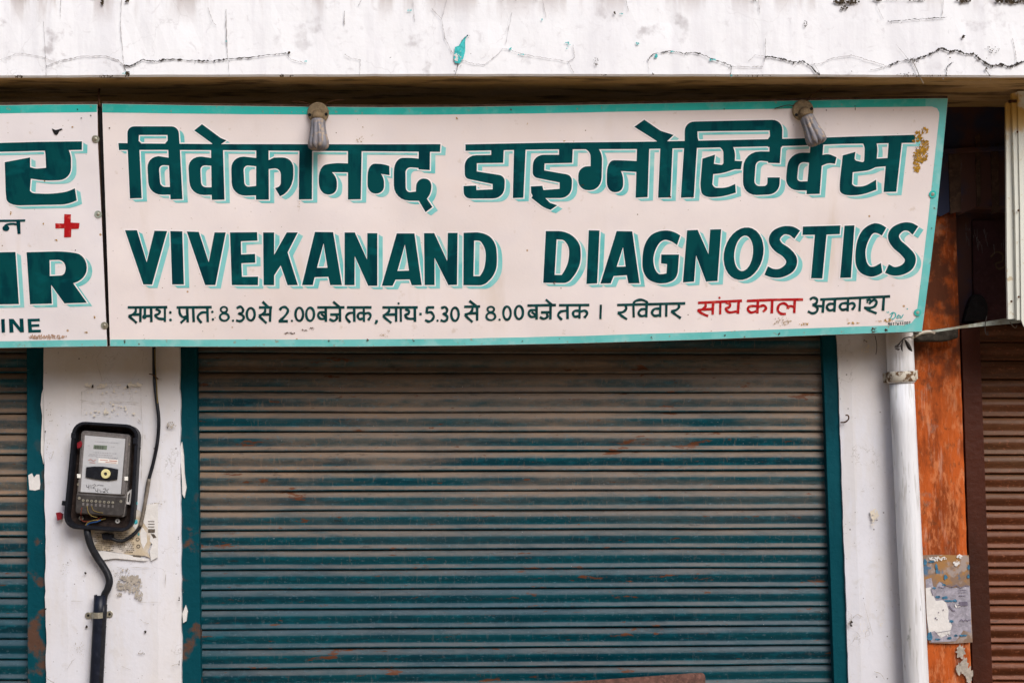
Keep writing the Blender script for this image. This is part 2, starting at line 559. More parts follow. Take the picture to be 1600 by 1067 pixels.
M['lamp_base'] = plain('dusty_ochre_lamp_base', (0.25, 0.185, 0.11), 0.75, var=0.3, scale=80)
M['frame_ochre'] = plain('darker_ochre_collar', (0.20, 0.14, 0.08), 0.8, var=0.3, scale=80)
M['box_black'] = plain('black_plastic', (0.012, 0.013, 0.018), 0.45, var=0.3, bump=0.0002)
M['box_inner'] = plain('dusty_brown_black', (0.035, 0.022, 0.018), 0.7, var=0.5, scale=25)
M['meter_grey'] = plain('smoky_grey_plastic', (0.17, 0.155, 0.15), 0.35, var=0.25, scale=40, bump=0)
M['meter_dark'] = plain('dark_grey_plastic', (0.055, 0.05, 0.048), 0.4, var=0.3, scale=40, bump=0)
M['meter_face'] = plain('meter_face_plate', (0.46, 0.465, 0.48), 0.4, var=0.06, scale=30, bump=0)
M['lcd'] = plain('lcd_green', (0.16, 0.20, 0.15), 0.3, var=0.1, bump=0)
M['ink'] = plain('dark_ink', (0.05, 0.045, 0.05), 0.6, var=0.2, bump=0)
M['ink_red'] = plain('faded_red_print', (0.52, 0.20, 0.16), 0.6, var=0.2, bump=0)
M['ink_grey'] = plain('faded_grey_print', (0.30, 0.29, 0.31), 0.6, var=0.2, bump=0)
M['white_label'] = plain('white_label', (0.72, 0.70, 0.66), 0.5, var=0.05, bump=0)
M['seal_white'] = plain('white_seal', (0.82, 0.80, 0.74), 0.4, var=0.04, bump=0)
M['red_plastic'] = plain('red_plastic_tag', (0.22, 0.012, 0.02), 0.45, var=0.3)
M['yellow_ring'] = plain('pale_yellow_ring', (0.66, 0.60, 0.30), 0.4, var=0.1)
M['cable'] = plain('black_cable', (0.014, 0.015, 0.019), 0.4, var=0.3, bump=0)
M['cable_dusty'] = plain('dusty_cable', (0.20, 0.17, 0.14), 0.6, var=0.4, scale=30)
M['conduit'] = plain('navy_conduit', (0.010, 0.013, 0.024), 0.35, var=0.3, bump=0)
M['wire_red'] = plain('red_wire', (0.16, 0.03, 0.015), 0.45)
M['wire_yellow'] = plain('yellow_wire', (0.24, 0.17, 0.05), 0.45)
M['wire_blue'] = plain('blue_wire', (0.02, 0.07, 0.2), 0.45)
b = MB('yellowed_newsprint', 0.9, spec=0.1)
b.base((0.48, 0.40, 0.29)).over((0.60, 0.56, 0.52), b.noise(16, 0.46, 0.6, detail=9), 0.85)
b.bump(b.noise(30, .3, .7), 0.001)
M['news'] = b.done()
M['paper'] = plain('pale_torn_paper', (0.66, 0.64, 0.62), 0.85, var=0.08, scale=25)
M['paper_cream'] = plain('cream_glue_patch', (0.68, 0.61, 0.50), 0.9, var=0.06, scale=8)
M['glue'] = plain('grey_glue_residue', (0.40, 0.355, 0.30), 0.9, var=0.3, scale=60)
M['blue_paper'] = plain('blue_print', (0.05, 0.17, 0.28), 0.7, var=0.5, scale=60)
M['cyan_paper'] = plain('cyan_print', (0.06, 0.42, 0.48), 0.7, var=0.4, scale=60)
M['lilac_paper'] = plain('lilac_grey_paper', (0.34, 0.32, 0.37), 0.8, var=0.3, scale=40)
b = MB('poster_backing', 0.9)
b.base((0.22, 0.15, 0.11)).over((0.34, 0.17, 0.05), b.noise(14, .5, .62, detail=6), .8).over((0.33, 0.28, 0.26), b.noise(20, .5, .6, detail=7, off=(3, 3, 3)), .8)
b.over((0.03, 0.13, 0.24), b.noise(16, .60, .66, detail=6, off=(8, 3, 1)), .8)
M['poster_back'] = b.done()
M['crack'] = plain('crack_dark', (0.035, 0.028, 0.024), 0.95, bump=0)
M['crack_pale'] = plain('crack_grey', (0.40, 0.38, 0.38), 0.95, bump=0)
M['chip_cyan'] = plain('old_turquoise_coat', (0.06, 0.50, 0.50), 0.8, var=0.35, scale=60)
M['moss'] = plain('black_moss', (0.05, 0.035, 0.02), 0.95, var=0.5, scale=70)
M['cream_sign'] = (lambda b: (b.base((0.66, 0.67, 0.60)), b.over((0.52, 0.31, 0.06), b.mul(b.noise(11, .42, .56, detail=6, off=(2, 1, 4)), b.axis(2, 2.42, 2.6)), .95),
                              b.over((0.42, 0.30, 0.13), b.noise(30, .62, .7, detail=6), .6), b.done())[-1])(MB('cream_green_sign_paint', 0.5))
M['strut'] = (lambda b: (b.base((0.34, 0.38, 0.33)), b.over((0.16, 0.12, 0.07), b.noise(14, .42, .62, detail=6), .8), b.over((0.5, 0.54, 0.5), b.noise(24, .55, .7, off=(4, 4, 4)), .6), b.done())[-1])(MB('weathered_green_grey_steel', 0.6))
M['board_brown'] = plain('brown_weathered_board', (0.13, 0.06, 0.045), 0.7, var=0.45, scale=45)
M['board_blue'] = plain('pale_blue_panel', (0.22, 0.30, 0.38), 0.6)
M['hood'] = (lambda b: (b.base((0.035, 0.042, 0.085)), b.over((0.10, 0.045, 0.03), b.noise(5, .42, .6, detail=7), .9), b.over((0.12, 0.11, 0.11), b.noise(22, .66, .72, stretch=(2.4, 1, .5), detail=5), .5), b.done())[-1])(MB('navy_brown_hood_paint', 0.7))
M['leaf'] = plain('dry_dark_leaf', (0.06, 0.05, 0.045), 0.8, var=0.4, scale=60)
b = MB('street_dust', 0.95, spec=0.1)
b.base((0.50, 0.37, 0.24)).over((0.38, 0.28, 0.18), b.noise(1.5, .4, .65), .7).over((0.56, 0.45, 0.32), b.noise(12, .5, .7), .6)
b.bump(b.noise(30, .3, .7), 0.01)
M['ground'] = b.done()
M['opposite'] = plain('horizon_blocker_plaster', (0.46, 0.34, 0.23), 0.9, var=0.15, scale=3)
M['building'] = plain('upper_wall_plaster', (0.6, 0.57, 0.52), 0.9, var=0.1, scale=3)

# ------------------------------------------------------------------ ground and building
g = mesh_obj('ground', [(-300, -300, 0), (300, -300, 0), (300, 300, 0), (-300, 300, 0)], [(0, 1, 2, 3)], M['ground'], kind='structure', origin=(0, 0, 0))

shop = thing('shop_building', 'white plastered shop front with cracked ledge, pillars and an orange column', 'building')

def wob(i, s, amp):
    return (noise.noise(Vector((i * 0.37 + s, s * 1.7, 0.3))) + 0.5 * noise.noise(Vector((i * 1.31 + s, s, 9)))) * amp

def column_px(name, lx, rx, y0, y1, Yf, Yb, mat, seed, amp=1.2, step=9, parent=shop, clampz=None, bulge=0.004):
    """strip between two slightly wavy vertical edges; lx, rx are functions of the picture row"""
    rows = []
    n = int((y1 - y0) / step)
    for i in range(n + 1):
        y = y0 + (y1 - y0) * i / n
        rows.append((lx(y) + wob(i, seed, amp), rx(y) + wob(i, seed + 5, amp), y))
    NC = 6
    vs, fs = [], []
    for j, (a, c, y) in enumerate(rows):
        pa, pb = at(a, y, Yf), at(c, y, Yf)
        if clampz is not None and j == 0:
            pa.z = pb.z = clampz
        vs.append(Vector((pa.x, Yb, pa.z)))
        for k in range(NC + 1):
            t = k / NC
            p = pa.lerp(pb, t)
            e = min(t, 1 - t)
            p.y += 0.006 * (1 if e < 0.01 else 0) - bulge * noise.noise(Vector((p.x * 4, seed, p.z * 4)))
            vs.append(p)
        vs.append(Vector((pb.x, Yb, pb.z)))
    w = NC + 3
    for j in range(len(rows) - 1):
        for k in range(w - 1):
            a = j * w + k
            fs.append((a, a + 1, a + w + 1, a + w))
    return mesh_obj(name, vs, fs, mat, parent, smooth=False)

Ltop = 128
column_px('pillar', lambda y: 67 + (y - 545) * 0.008, lambda y: 281 + (y - 545) * 0.006, Ltop, 1430, 0.0, 0.16, M['plaster'], 1.0, clampz=2.66,
          label='x' if False else None) if False else None
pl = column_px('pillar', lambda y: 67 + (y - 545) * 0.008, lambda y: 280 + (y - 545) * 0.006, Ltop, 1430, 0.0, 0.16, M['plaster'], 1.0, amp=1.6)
pl['label'] = 'left white pillar carrying the electricity meter'
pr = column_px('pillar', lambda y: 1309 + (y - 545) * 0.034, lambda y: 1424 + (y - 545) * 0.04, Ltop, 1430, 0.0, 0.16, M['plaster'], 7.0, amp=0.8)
pr['label'] = 'right white pillar beside the drain pipe'
oc = column_px('column', lambda y: 1418 + (y - 545) * 0.04, lambda y: 1501 + (y - 545) * 0.034, Ltop, 1430, 0.03, 0.2, M['orange'], 12.0, amp=0.7)
oc['label'] = 'orange plastered column with worn stains'

# unseen building behind the camera, added to block low horizon light
ob = thing('horizon_blocker_building', 'unseen plain building added across the street to block horizon light', 'building', (0, -13, 0))
def box_(name, x0, x1, y0, y1, z0, z1, mat, parent):
    vs = [(x, y, z) for x in (x0, x1) for y in (y0, y1) for z in (z0, z1)]
    fs = [(0, 1, 3, 2), (4, 6, 7, 5), (0, 4, 5, 1), (2, 3, 7, 6), (0, 2, 6, 4), (1, 5, 7, 3)]
    return mesh_obj(name, vs, fs, mat, parent)
box_('wall', -22, 22, -17, -13, 0, 5.6, M['opposite'], ob)
box_('blocker_parapet', -22.1, 22.1, -13.2, -12.9, 5.6, 6.1, M['opposite'], ob)
for k in range(7):
    box_('blocker_door', -19 + k * 6, -16 + k * 6, -12.99, -12.94, 0, 2.4, M['rail_brown'], ob)
    box_('blocker_window', -18.4 + k * 6, -16.6 + k * 6, -12.99, -12.95, 3.5, 4.7, M['hood'], ob)

# wall behind everything, upper wall and ledge
def box(name, x0, x1, y0, y1, z0, z1, mat, parent=None, bevel=0, kind=None):
    vs = [(x, y, z) for x in (x0, x1) for y in (y0, y1) for z in (z0, z1)]
    fs = [(0, 1, 3, 2), (4, 6, 7, 5), (0, 4, 5, 1), (2, 3, 7, 6), (0, 2, 6, 4), (1, 5, 7, 3)]
    return mesh_obj(name, vs, fs, mat, parent, bevel=bevel, kind=kind)

box('wall', -6, 6, 0.21, 0.5, 0, 2.72, M['wall_dark'], shop)
box('upper_wall', -6, 6, 0.0, 0.5, 3.05, 6.5, M['building'], shop)
# lintel above the shutters (behind the sign boards)
prism('lintel', [(-900, 130), (1424, 130), (1440, 470), (-900, 470)], 0.045, 0.2, M['wall_dark'], shop)

YF = -0.50
# ledge: fascia with a subdivided slightly wavy lower edge
vs, fs = [], []
nx, x0, x1 = 200, -1000, 2560
for i in range(nx + 1):
    x = x0 + (x1 - x0) * i / nx
    yl = 121.5 - 2.6 * max(0, 1 - ((x - 830) / 830) ** 2) + wob(i, 3, 0.7)
    yt = -9 + wob(i, 31, 1.5)
    b0 = at(x, yl, YF); t0 = at(x, yt, YF)
    prof = [t0 + Vector((0, 0.62, 0)), t0 + Vector((0, 0.015, 0.0)), t0 + Vector((0, 0, -0.012)),
            b0.lerp(t0, .66) + Vector((0, wob(i, 50, .003), 0)), b0.lerp(t0, .33) + Vector((0, wob(i, 60, .003), 0)),
            b0 + Vector((0, 0, 0.006)), b0 + Vector((0, 0.006, 0))]
    vs += prof
    w = len(prof)
    if i:
        for k in range(w - 1):
            a = (i - 1) * w + k
            fs.append((a, a + 1, a + w + 1, a + w))
ledge = mesh_obj('ledge', vs, fs, M['ledge'], shop, smooth=False, label='white cracked concrete ledge above the signs')
LW = wloc(ledge)
vs, fs = [], []
for i in range(nx + 1):
    x = x0 + (x1 - x0) * i / nx
    yl = 121.5 - 2.6 * max(0, 1 - ((x - 830) / 830) ** 2) + wob(i, 3, 0.7)
    b0 = at(x, yl, YF)
    prof = [b0 + Vector((0, .006, 0)), b0 + Vector((0, .03, -.001 + wob(i, 8, .002))), b0 + Vector((0, .034, .012)), b0 + Vector((0, .05, .013)),
            b0 + Vector((0, .055, .004 + wob(i, 18, .002))), b0 + Vector((0, .30, .012)), Vector((b0.x, 0.25, b0.z + .02)), Vector((b0.x, 0.25, b0.z + .1))]
    vs += prof
    w = len(prof)
    if i:
        for k in range(w - 1):
            a = (i - 1) * w + k
            fs.append((a, a + 1, a + w + 1, a + w))
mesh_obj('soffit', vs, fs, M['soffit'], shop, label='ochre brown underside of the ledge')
# upper slab closes the ledge
mesh_obj('slab', [at(-420, 0, YF) + Vector((0, .02, .12)), at(2020, 0, YF) + Vector((0, .02, .12)), Vector((at(2020, 0, YF).x, .45, 3.12)), Vector((at(-420, 0, YF).x, .45, 3.12))],
         [(0, 1, 2, 3)], M['building'], shop) if False else None

# ------------------------------------------------------------------ flat marks on a plane
def ribbon(pts, w, closed=False):
    """polyline ribbon with mitres; w number or list; returns verts2d, faces"""
    P = [Vector((p[0], p[1])) for p in pts]
    n = len(P)
    W = w if isinstance(w, (list, tuple)) else [w] * n
    L, R = [], []
    for i in range(n):
        if closed:
            a, c = P[i - 1], P[(i + 1) % n]
        else:
            a, c = P[max(0, i - 1)], P[min(n - 1, i + 1)]
        d1 = (P[i] - a); d2 = (c - P[i])
        if d1.length < 1e-6: d1 = d2
        if d2.length < 1e-6: d2 = d1
        d1.normalize(); d2.normalize()
        t = (d1 + d2)
        if t.length < 0.2: t = d2
        t.normalize()
        nn = Vector((-t.y, t.x))
        k = 1 / max(0.5, abs(nn.dot(Vector((-d1.y, d1.x)))))
        L.append(P[i] + nn * W[i] / 2 * k); R.append(P[i] - nn * W[i] / 2 * k)
    vs = [tuple(v) for v in L] + [tuple(v) for v in R]
    fs = [(i, i + 1, n + i + 1, n + i) for i in range(n - 1)]
    if closed:
        fs.append((n - 1, 0, n, 2 * n - 1))
    return vs, fs

class Flat:
    """painted marks collected on a plane; every mark sits a hair above the one before"""
    def __init__(s, plane):
        s.pl = plane; s.v = []; s.f = []; s.mi = []; s.k = 0
    def add(s, v2, faces, off, mi=0):
        o = len(s.v)
        for x, y in v2:
            s.v.append(s.pl.at(x, y, off))
        for f in faces:
            s.f.append(tuple(i + o for i in f)); s.mi.append(mi)
    def build(s, name, mats, parent, label=None):
        kind = 'stuff' if name in ('scuff', 'rust_stain', 'rust_hole', 'dirt_mark', 'hole', 'print', 'white_scrap', 'blue_print', 'moss', 'paint_chip', 'paint_drip', 'peeled_patch', 'phone_number', 'signature', 'handwriting') else None
        # orient all faces towards the viewer
        ff = []
        for f in s.f:
            a, b_, c = s.v[f[0]], s.v[f[1]], s.v[f[2]]
            n = (b_ - a).cross(c - a)
            ff.append(f if n.dot(s.pl.n) > 0 else tuple(reversed(f)))
        return mesh_obj(name, s.v, ff, mats, parent, mi=s.mi, label=label, kind=kind, recalc=False)

FR = {'A': (160, 140, 5.3333), 'B': (440, 140, 5.3333), 'C': (700, 140, 5.3333), 'D': (940, 140, 5.3333), 'E': (1200, 140, 5.3333),
      'F': (0, 150, 5.335), 'G': (0, 330, 4.64), 'H': (180, 340, 5.3333), 'I': (440, 340, 5.3333), 'J': (700, 340, 5.3333),
      'K': (940, 340, 5.3333), 'L': (1200, 340, 5.3333), 'P': (0, 0, 1.0)}

def cv(fr, pts):
    ox, oy, k = FR[fr]
    return [(ox + p[0] / k, oy + p[1] / k) + ((p[2] / k,) if len(p) > 2 else ()) for p in pts]

def offset_ring(loop, d):
    n = len(loop)
    area = sum(loop[i][0] * loop[(i + 1) % n][1] - loop[(i + 1) % n][0] * loop[i][1] for i in range(n))
    s = 1 if area > 0 else -1
    out = []
    for i in range(n):
        a, p, c = Vector(loop[i - 1]), Vector(loop[i]), Vector(loop[(i + 1) % n])
        d1 = (p - a).normalized(); d2 = (c - p).normalized()
        n1 = Vector((d1.y, -d1.x)) * s; n2 = Vector((d2.y, -d2.x)) * s
        m = n1 + n2
        m = m.normalized() if m.length > 0.1 else n1
        k = 1 / max(0.55, m.dot(n1))
        q = p + m * d * k
        out.append((q.x, q.y))
    return out

SHIFTS = [(2.2, 1.8), (3.5, 2.6), (4.8, 3.4), (6.1, 4.2), (7.3, 4.9), (8.4, 5.4)]

def big_word(name, plane, polys, parent, label, ow=1.9, shifts=SHIFTS):
    fl = Flat(plane)
    for k, (fr, outer, holes) in enumerate(polys):
        lo = rounded(cv(fr, outer)) if outer and not isinstance(outer[0], float) else outer
        loops = [lo] + [rounded(cv(fr, h)) for h in holes]
        v2, tr = tess(loops)
        kk = k % 12
        for j, (sx, sy) in enumerate(shifts):
            fl.add([(x + sx, y + sy) for x, y in v2], tr, 0.0004 + (j * 12 + kk) * 0.000004, 0)
        for hi, l in enumerate(loops):
            r = offset_ring(l, ow if hi == 0 else -ow)
            n = len(l)
            fl.add(l + r, [(i, (i + 1) % n, n + (i + 1) % n, n + i) for i in range(n)], 0.0009 + kk * 0.00001 + hi * 0.000005, 1)
        fl.add(v2, tr, 0.0012 + kk * 0.00002, 2)
    return fl.build(name, [M['shadow'], M['outline'], M['teal_letter']], parent, label)

def small_word(name, plane, fr, strokes, parent, mat, w=20.5, base=0.0012, label=None, smooth=True):
    fl = Flat(plane)
    for k, st in enumerate(strokes):
        ww = w
        closed = False
        pts = st
        if isinstance(st, dict):
            ww = st.get('w', w); pts = st['p']; closed = st.get('c', False)
        if len(pts) == 1:
            x, y = pts[0]
            pts2 = [(x + ww * .55 * math.cos(a * math.pi / 4), y + ww * .55 * math.sin(a * math.pi / 4)) for a in range(8)]
            c = cv(fr, pts2)
            fl.add(c, [tuple(range(8))], base + (k % 20) * 0.00001)
            continue
        if smooth and len(pts) > 2 and not closed:
            pts = [(p.x, p.y) for p in catmull([(x, y, 0) for x, y in pts], 5)]
        n = len(pts)
        wl = [ww * (1 + 0.10 * math.sin(k * 1.7 + i * 0.8)) / FR[fr][2] for i in range(n)]
        v, f = ribbon(cv(fr, pts), wl, closed)
        fl.add(v, f, base + (k % 20) * 0.00001)
    return fl.build(name, [mat], parent, label)

def ring(cx, cy, rx, ry, w=20):
    return {'p': [(cx + rx * math.cos(a * math.pi / 9), cy + ry * math.sin(a * math.pi / 9)) for a in range(18)], 'c': True, 'w': w}

def blobs(fl, cx, cy, rx, ry, n, seed, size=(0.5, 2.5), off=0.002, mi=0):
    rnd = random.Random(seed)
    for k in range(n):
        a = rnd.random() * 6.283; q = math.sqrt(rnd.random())
        x, y = cx + rx * q * math.cos(a), cy + ry * q * math.sin(a)
        s = rnd.uniform(*size)
        m = 9
        pts = []
        sx, sy = rnd.uniform(.6, 1.5), rnd.uniform(.6, 1.5)
        for i in range(m):
            r = s * rnd.uniform(.5, 1.2)
            pts.append((x + r * sx * math.cos(i * 6.283 / m), y + r * sy * math.sin(i * 6.283 / m)))
        fl.add(pts, [tuple(range(m))], off + k * 0.000004, mi)

def ragged(cx, cy, rx, ry, seed, n=26, amp=.25):
    rnd = random.Random(seed)
    out = []
    for i in range(n):
        a = i * 6.283 / n
        r = 1 + amp * (rnd.random() * 2 - 1)
        out.append((cx + rx * r * math.cos(a), cy + ry * r * math.sin(a)))
    return out

# ------------------------------------------------------------------ main sign board
SP = Plane(at(160, 162, -0.42), at(1480, 153, -0.36), at(170, 541, -0.22))
sign = thing('shop_signboard', 'wide cream sign in Hindi and English for a diagnostics shop, hung above the teal shutter', 'signboard', SP.at(820, 350))
top = [(159.5, 162.5), (300, 165), (460, 167), (600, 168), (720, 167.5), (900, 164.5), (1100, 160.5), (1300, 156.5), (1420, 154.5), (1481, 153.8)]
bot = [(1440.5, 518), (1300, 523), (1100, 530.5), (900, 536.5), (720, 540), (560, 541.5), (400, 541.8), (250, 541.5), (172, 541)]
sheet_px = top + [(1473, 240), (1464, 330), (1452, 430)] + bot + [(168.5, 430), (165, 330), (161.5, 230)]
prism('sheet', sheet_px, 0.0, 0, M['sheet'], sign, plane=SP, thick=0.002)
# timber/angle frame behind the sheet
def strip(name, pa, pb, mat, parent, plane, off, thick, jitter=0):
    """closed strip between two px polylines on a plane with thickness"""
    poly = list(pa) + list(reversed(pb))
    return prism(name, poly, off, 0, mat, parent, plane=plane, thick=thick)
strip('frame_rail', [(x, y - 3.6) for x, y in top], [(x, y + 12) for x, y in top], M['frame_brown'], sign, SP, -0.003, 0.03)
strip('frame_rail', [(x, y + 1.2) for x, y in bot], [(x, y - 12) for x, y in bot], M['frame_brown'], sign, SP, -0.003, 0.03)
strip('frame_rail', [(161, 172), (165, 330), (171, 529)], [(175, 172), (178, 330), (184, 529)], M['frame_brown'], sign, SP, -0.0035, 0.028)
strip('frame_rail', [(1481, 160), (1465, 330), (1441, 512)], [(1468, 160), (1452, 330), (1428, 512)], M['frame_brown'], sign, SP, -0.0035, 0.028)
# painted border: top, right with round inner corners, bottom
fl = Flat(SP)
itop = [(159.7, 176), (300, 178), (460, 179.2), (600, 180), (720, 179), (900, 176.5), (1100, 172.5), (1240, 169.8), (1300, 168.6), (1440, 166.8)]
def lerp_poly(poly, x):
    for a, b_ in zip(poly[:-1], poly[1:]):
        if (a[0] - x) * (b_[0] - x) <= 0 and a[0] != b_[0]:
            t = (x - a[0]) / (b_[0] - a[0]); return a[1] + (b_[1] - a[1]) * t
    return poly[-1][1]
tri = []
xs = [160 + i * (1446 - 160) / 46 for i in range(47)]
v = [(x, lerp_poly(top, x) + .3) for x in xs] + [(x, lerp_poly(itop, x) + wob(i, 77, .5)) for i, x in enumerate(xs)]
n = len(xs)
fl.add(v, [(i, i + 1, n + i + 1, n + i) for i in range(n - 1)], 0.00035)
fl.build('border', [M['cyan']], sign, 'turquoise border along the top')
fl = Flat(SP)
bb = list(reversed(bot))
ib = [(172, 530.5), (260, 530.7), (400, 530.5), (560, 530.3), (720, 529), (900, 525), (1100, 519), (1300, 511.5), (1410, 508)]
xs = [172.3 + i * (1412 - 172.3) / 46 for i in range(47)]
v = [(x, lerp_poly(ib, x) + wob(i, 99, .5)) for i, x in enumerate(xs)] + [(x, lerp_poly(bb, x) - .3) for x in xs]
fl.add(v, [(i, i + 1, n + i + 1, n + i) for i in range(n - 1)], 0.00035)
outer_r = [(1446, lerp_poly(top, 1446) + .3), (1480.6, 154.2), (1473, 240), (1464, 330), (1452, 430), (1440.3, 517.6), (1412, lerp_poly(bb, 1412) - .3)]
inner_r = [(1412, 507.9), (1424, 504.5), (1431, 496), (1433.5, 480), (1441, 420), (1450, 345), (1459, 260), (1467.5, 183), (1467.5, 176), (1464, 169.5), (1456, 166.9), (1446, 166.7)]
v2, tr = tess([outer_r + inner_r])
fl.add(v2, tr, 0.00036)
fl.build('border', [M['cyan_faded']], sign, 'faded turquoise border along right edge and bottom')

# ---- Hindi heading, first word
bar1 = [(185, 223.8), (225, 224.5), (350, 225.5), (460, 225.6), (600, 225.8), (688.4, 225.5), (687.5, 237.6), (600, 236.8), (460, 236), (350, 235), (250, 234.5), (186, 234.7)]
W1 = [('P', bar1, []),
 ('A', [(208, 308, 60), (634, 308, 60), (645, 480), (525, 480), (525, 448), (545, 425), (543, 380), (305, 380), (303, 430), (325, 450), (325, 480), (210, 480)], []),
 ('A', [(210, 470), (308, 470), (328, 905), (230, 908)], []),
 ('A', [(548, 470), (645, 470), (668, 914), (568, 916)], []),
 ('A', [(560, 570), (470, 556), (372, 565, 90), (388, 880, 110), (572, 876), (572, 813), (484, 812, 40), (470, 628, 45), (562, 634)], []),
 ('A', [(830, 290), (985, 405), (1035, 425), (990, 455), (985, 480), (925, 480), (915, 450), (766, 342)], []),
 ('A', [(905, 470), (1005, 470), (1018, 918), (912, 920)], []),
 ('A', [(912, 572), (830, 560), (712, 562, 100), (732, 882, 115), (918, 878), (918, 815), (825, 815, 40), (815, 630, 45), (912, 636)], []),
 ('A', [(1283, 470), (1385, 470), (1388, 918), (1280, 918)], []),
 ('A', [(1288, 572), (1180, 560), (1072, 562, 100), (1080, 888, 115), (1286, 882), (1286, 803), (1185, 815, 40), (1175, 630, 45), (1286, 640)], []),
 ('A', [(1380, 592), (1430, 568), (1592, 565, 95), (1592, 850, 150), (1480, 890), (1440, 822), (1487, 805, 30), (1487, 650, 60), (1380, 664)], []),
 ('B', [(148, 490), (255, 490), (253, 915), (143, 917)], []),
 ('B', [(560, 617), (430, 612, 60), (308, 640, 110), (312, 872, 95), (460, 880, 90), (462, 740, 40), (420, 690), (560, 691)], []),
 ('B', [(553, 490), (668, 490), (660, 915), (553, 917)], []),
 ('B', [(898, 638), (845, 622, 30), (718, 615, 105), (715, 868, 80), (855, 868, 80), (853, 735, 40), (828, 703), (900, 715)], []),
 ('B', [(1143, 490), (1237, 490), (1235, 672), (1141, 666)], []),
 ('B', [(1148, 578), (1090, 570, 40), (935, 570, 120), (935, 925, 130), (1145, 928), (1200, 1022), (1257, 980), (1210, 910), (1247, 870, 50), (1250, 742, 80), (1118, 742, 80), (1120, 850), (1035, 862, 45), (1032, 645, 50), (1148, 655)], []),
]
big_word('lettering', SP, W1, sign, 'first word of the Hindi heading in dark teal')
bar2 = [(727.2, 225.9), (850, 223.4), (1000, 221.9), (1071.2, 220.6), (1240, 216.9), (1331, 213.7), (1430.6, 210.9), (1428.7, 223.4), (1312, 225.3), (1240, 228.1), (1071, 231.9), (1000, 233.2), (850, 233.8), (727.2, 236)]
W2 = [('P', bar2, []),
 ('C', [(360, 490), (465, 490), (460, 612), (240, 615), (240, 683), (475, 720, 50), (468, 908, 95), (130, 910, 60), (130, 805), (235, 800), (237, 838), (372, 832), (372, 788), (140, 740, 35), (137, 550, 95), (360, 546)], []),
 ('C', [(550, 480), (648, 480), (628, 902), (540, 905)], []),
 ('C', [(925, 480), (1040, 480), (1035, 612), (805, 617), (802, 675), (1035, 715, 50), (1028, 905, 95), (810, 905), (850, 945), (910, 965), (855, 1003), (800, 985, 30), (695, 903), (705, 885), (692, 860), (690, 808), (787, 803), (795, 838), (930, 828), (930, 775), (705, 730, 40), (707, 545, 90), (925, 545)], []),
 ('C', [(1145, 475), (1240, 475), (1285, 535, 50), (1278, 840, 110), (1085, 840, 85), (1085, 640, 80), (1188, 640), (1188, 520, 40), (1150, 500)], []),
 ('C', [(1585, 598), (1440, 590, 60), (1325, 590, 110), (1322, 855, 85), (1460, 858, 85), (1460, 720, 40), (1440, 680), (1585, 688)], []),
 ('D', [(295, 470), (397, 470), (383, 897), (283, 902)], []),
 ('D', [(355, 253), (490, 345), (600, 380), (548, 430), (545, 480), (470, 480), (460, 430), (272, 312)], []),
 ('D', [(490, 465), (592, 465), (573, 900), (470, 902)], []),
 ('D', [(688, 465), (795, 465), (768, 898), (660, 902)], []),
 ('D', [(692, 270, 80), (1508, 252, 90), (1503, 480), (1385, 480), (1385, 415), (1402, 390), (1400, 342), (798, 350), (800, 400), (808, 432), (808, 480), (692, 480)], []),
 ('D', [(985, 480), (1095, 475), (1112, 530, 20), (1110, 595), (1172, 598), (1160, 665), (1110, 665), (1000, 700, 40), (930, 705), (922, 790), (940, 820, 20), (1040, 820, 40), (1113, 787), (1118, 860), (1000, 895, 60), (838, 900, 80), (822, 800, 30), (840, 577), (945, 543), (935, 620), (1015, 632, 25), (1014, 510, 20)], []),
 ('D', [(1398, 465), (1495, 465), (1485, 615), (1388, 612), (1385, 600), (1285, 590, 50), (1270, 805, 45), (1380, 805, 30), (1382, 733), (1485, 733), (1480, 872, 90), (1175, 885, 120), (1182, 515, 140), (1398, 518)], []),
 ('E', [(355, 528), (170, 525, 120), (140, 840, 110), (335, 842), (335, 765), (240, 768, 35), (255, 600, 50), (350, 612)], []),
 ('E', [(355, 440), (462, 440), (430, 870), (320, 873)], []),
 ('E', [(440, 550), (500, 535, 30), (570, 565), (558, 620), (500, 612, 30), (435, 642)], []),
 ('E', [(780, 435), (902, 435), (912, 500, 20), (905, 577), (995, 572), (1005, 435), (1115, 435), (1068, 852), (962, 855), (980, 640), (895, 648), (840, 675, 30), (705, 690), (700, 790), (720, 808, 15), (800, 810, 40), (900, 752), (903, 835), (780, 880, 60), (600, 885, 90), (595, 790, 30), (622, 550), (728, 520), (718, 590, 20), (800, 610, 20), (806, 470, 30)], []),
]
big_word('lettering', SP, W2, sign, 'second word of the Hindi heading in dark teal')

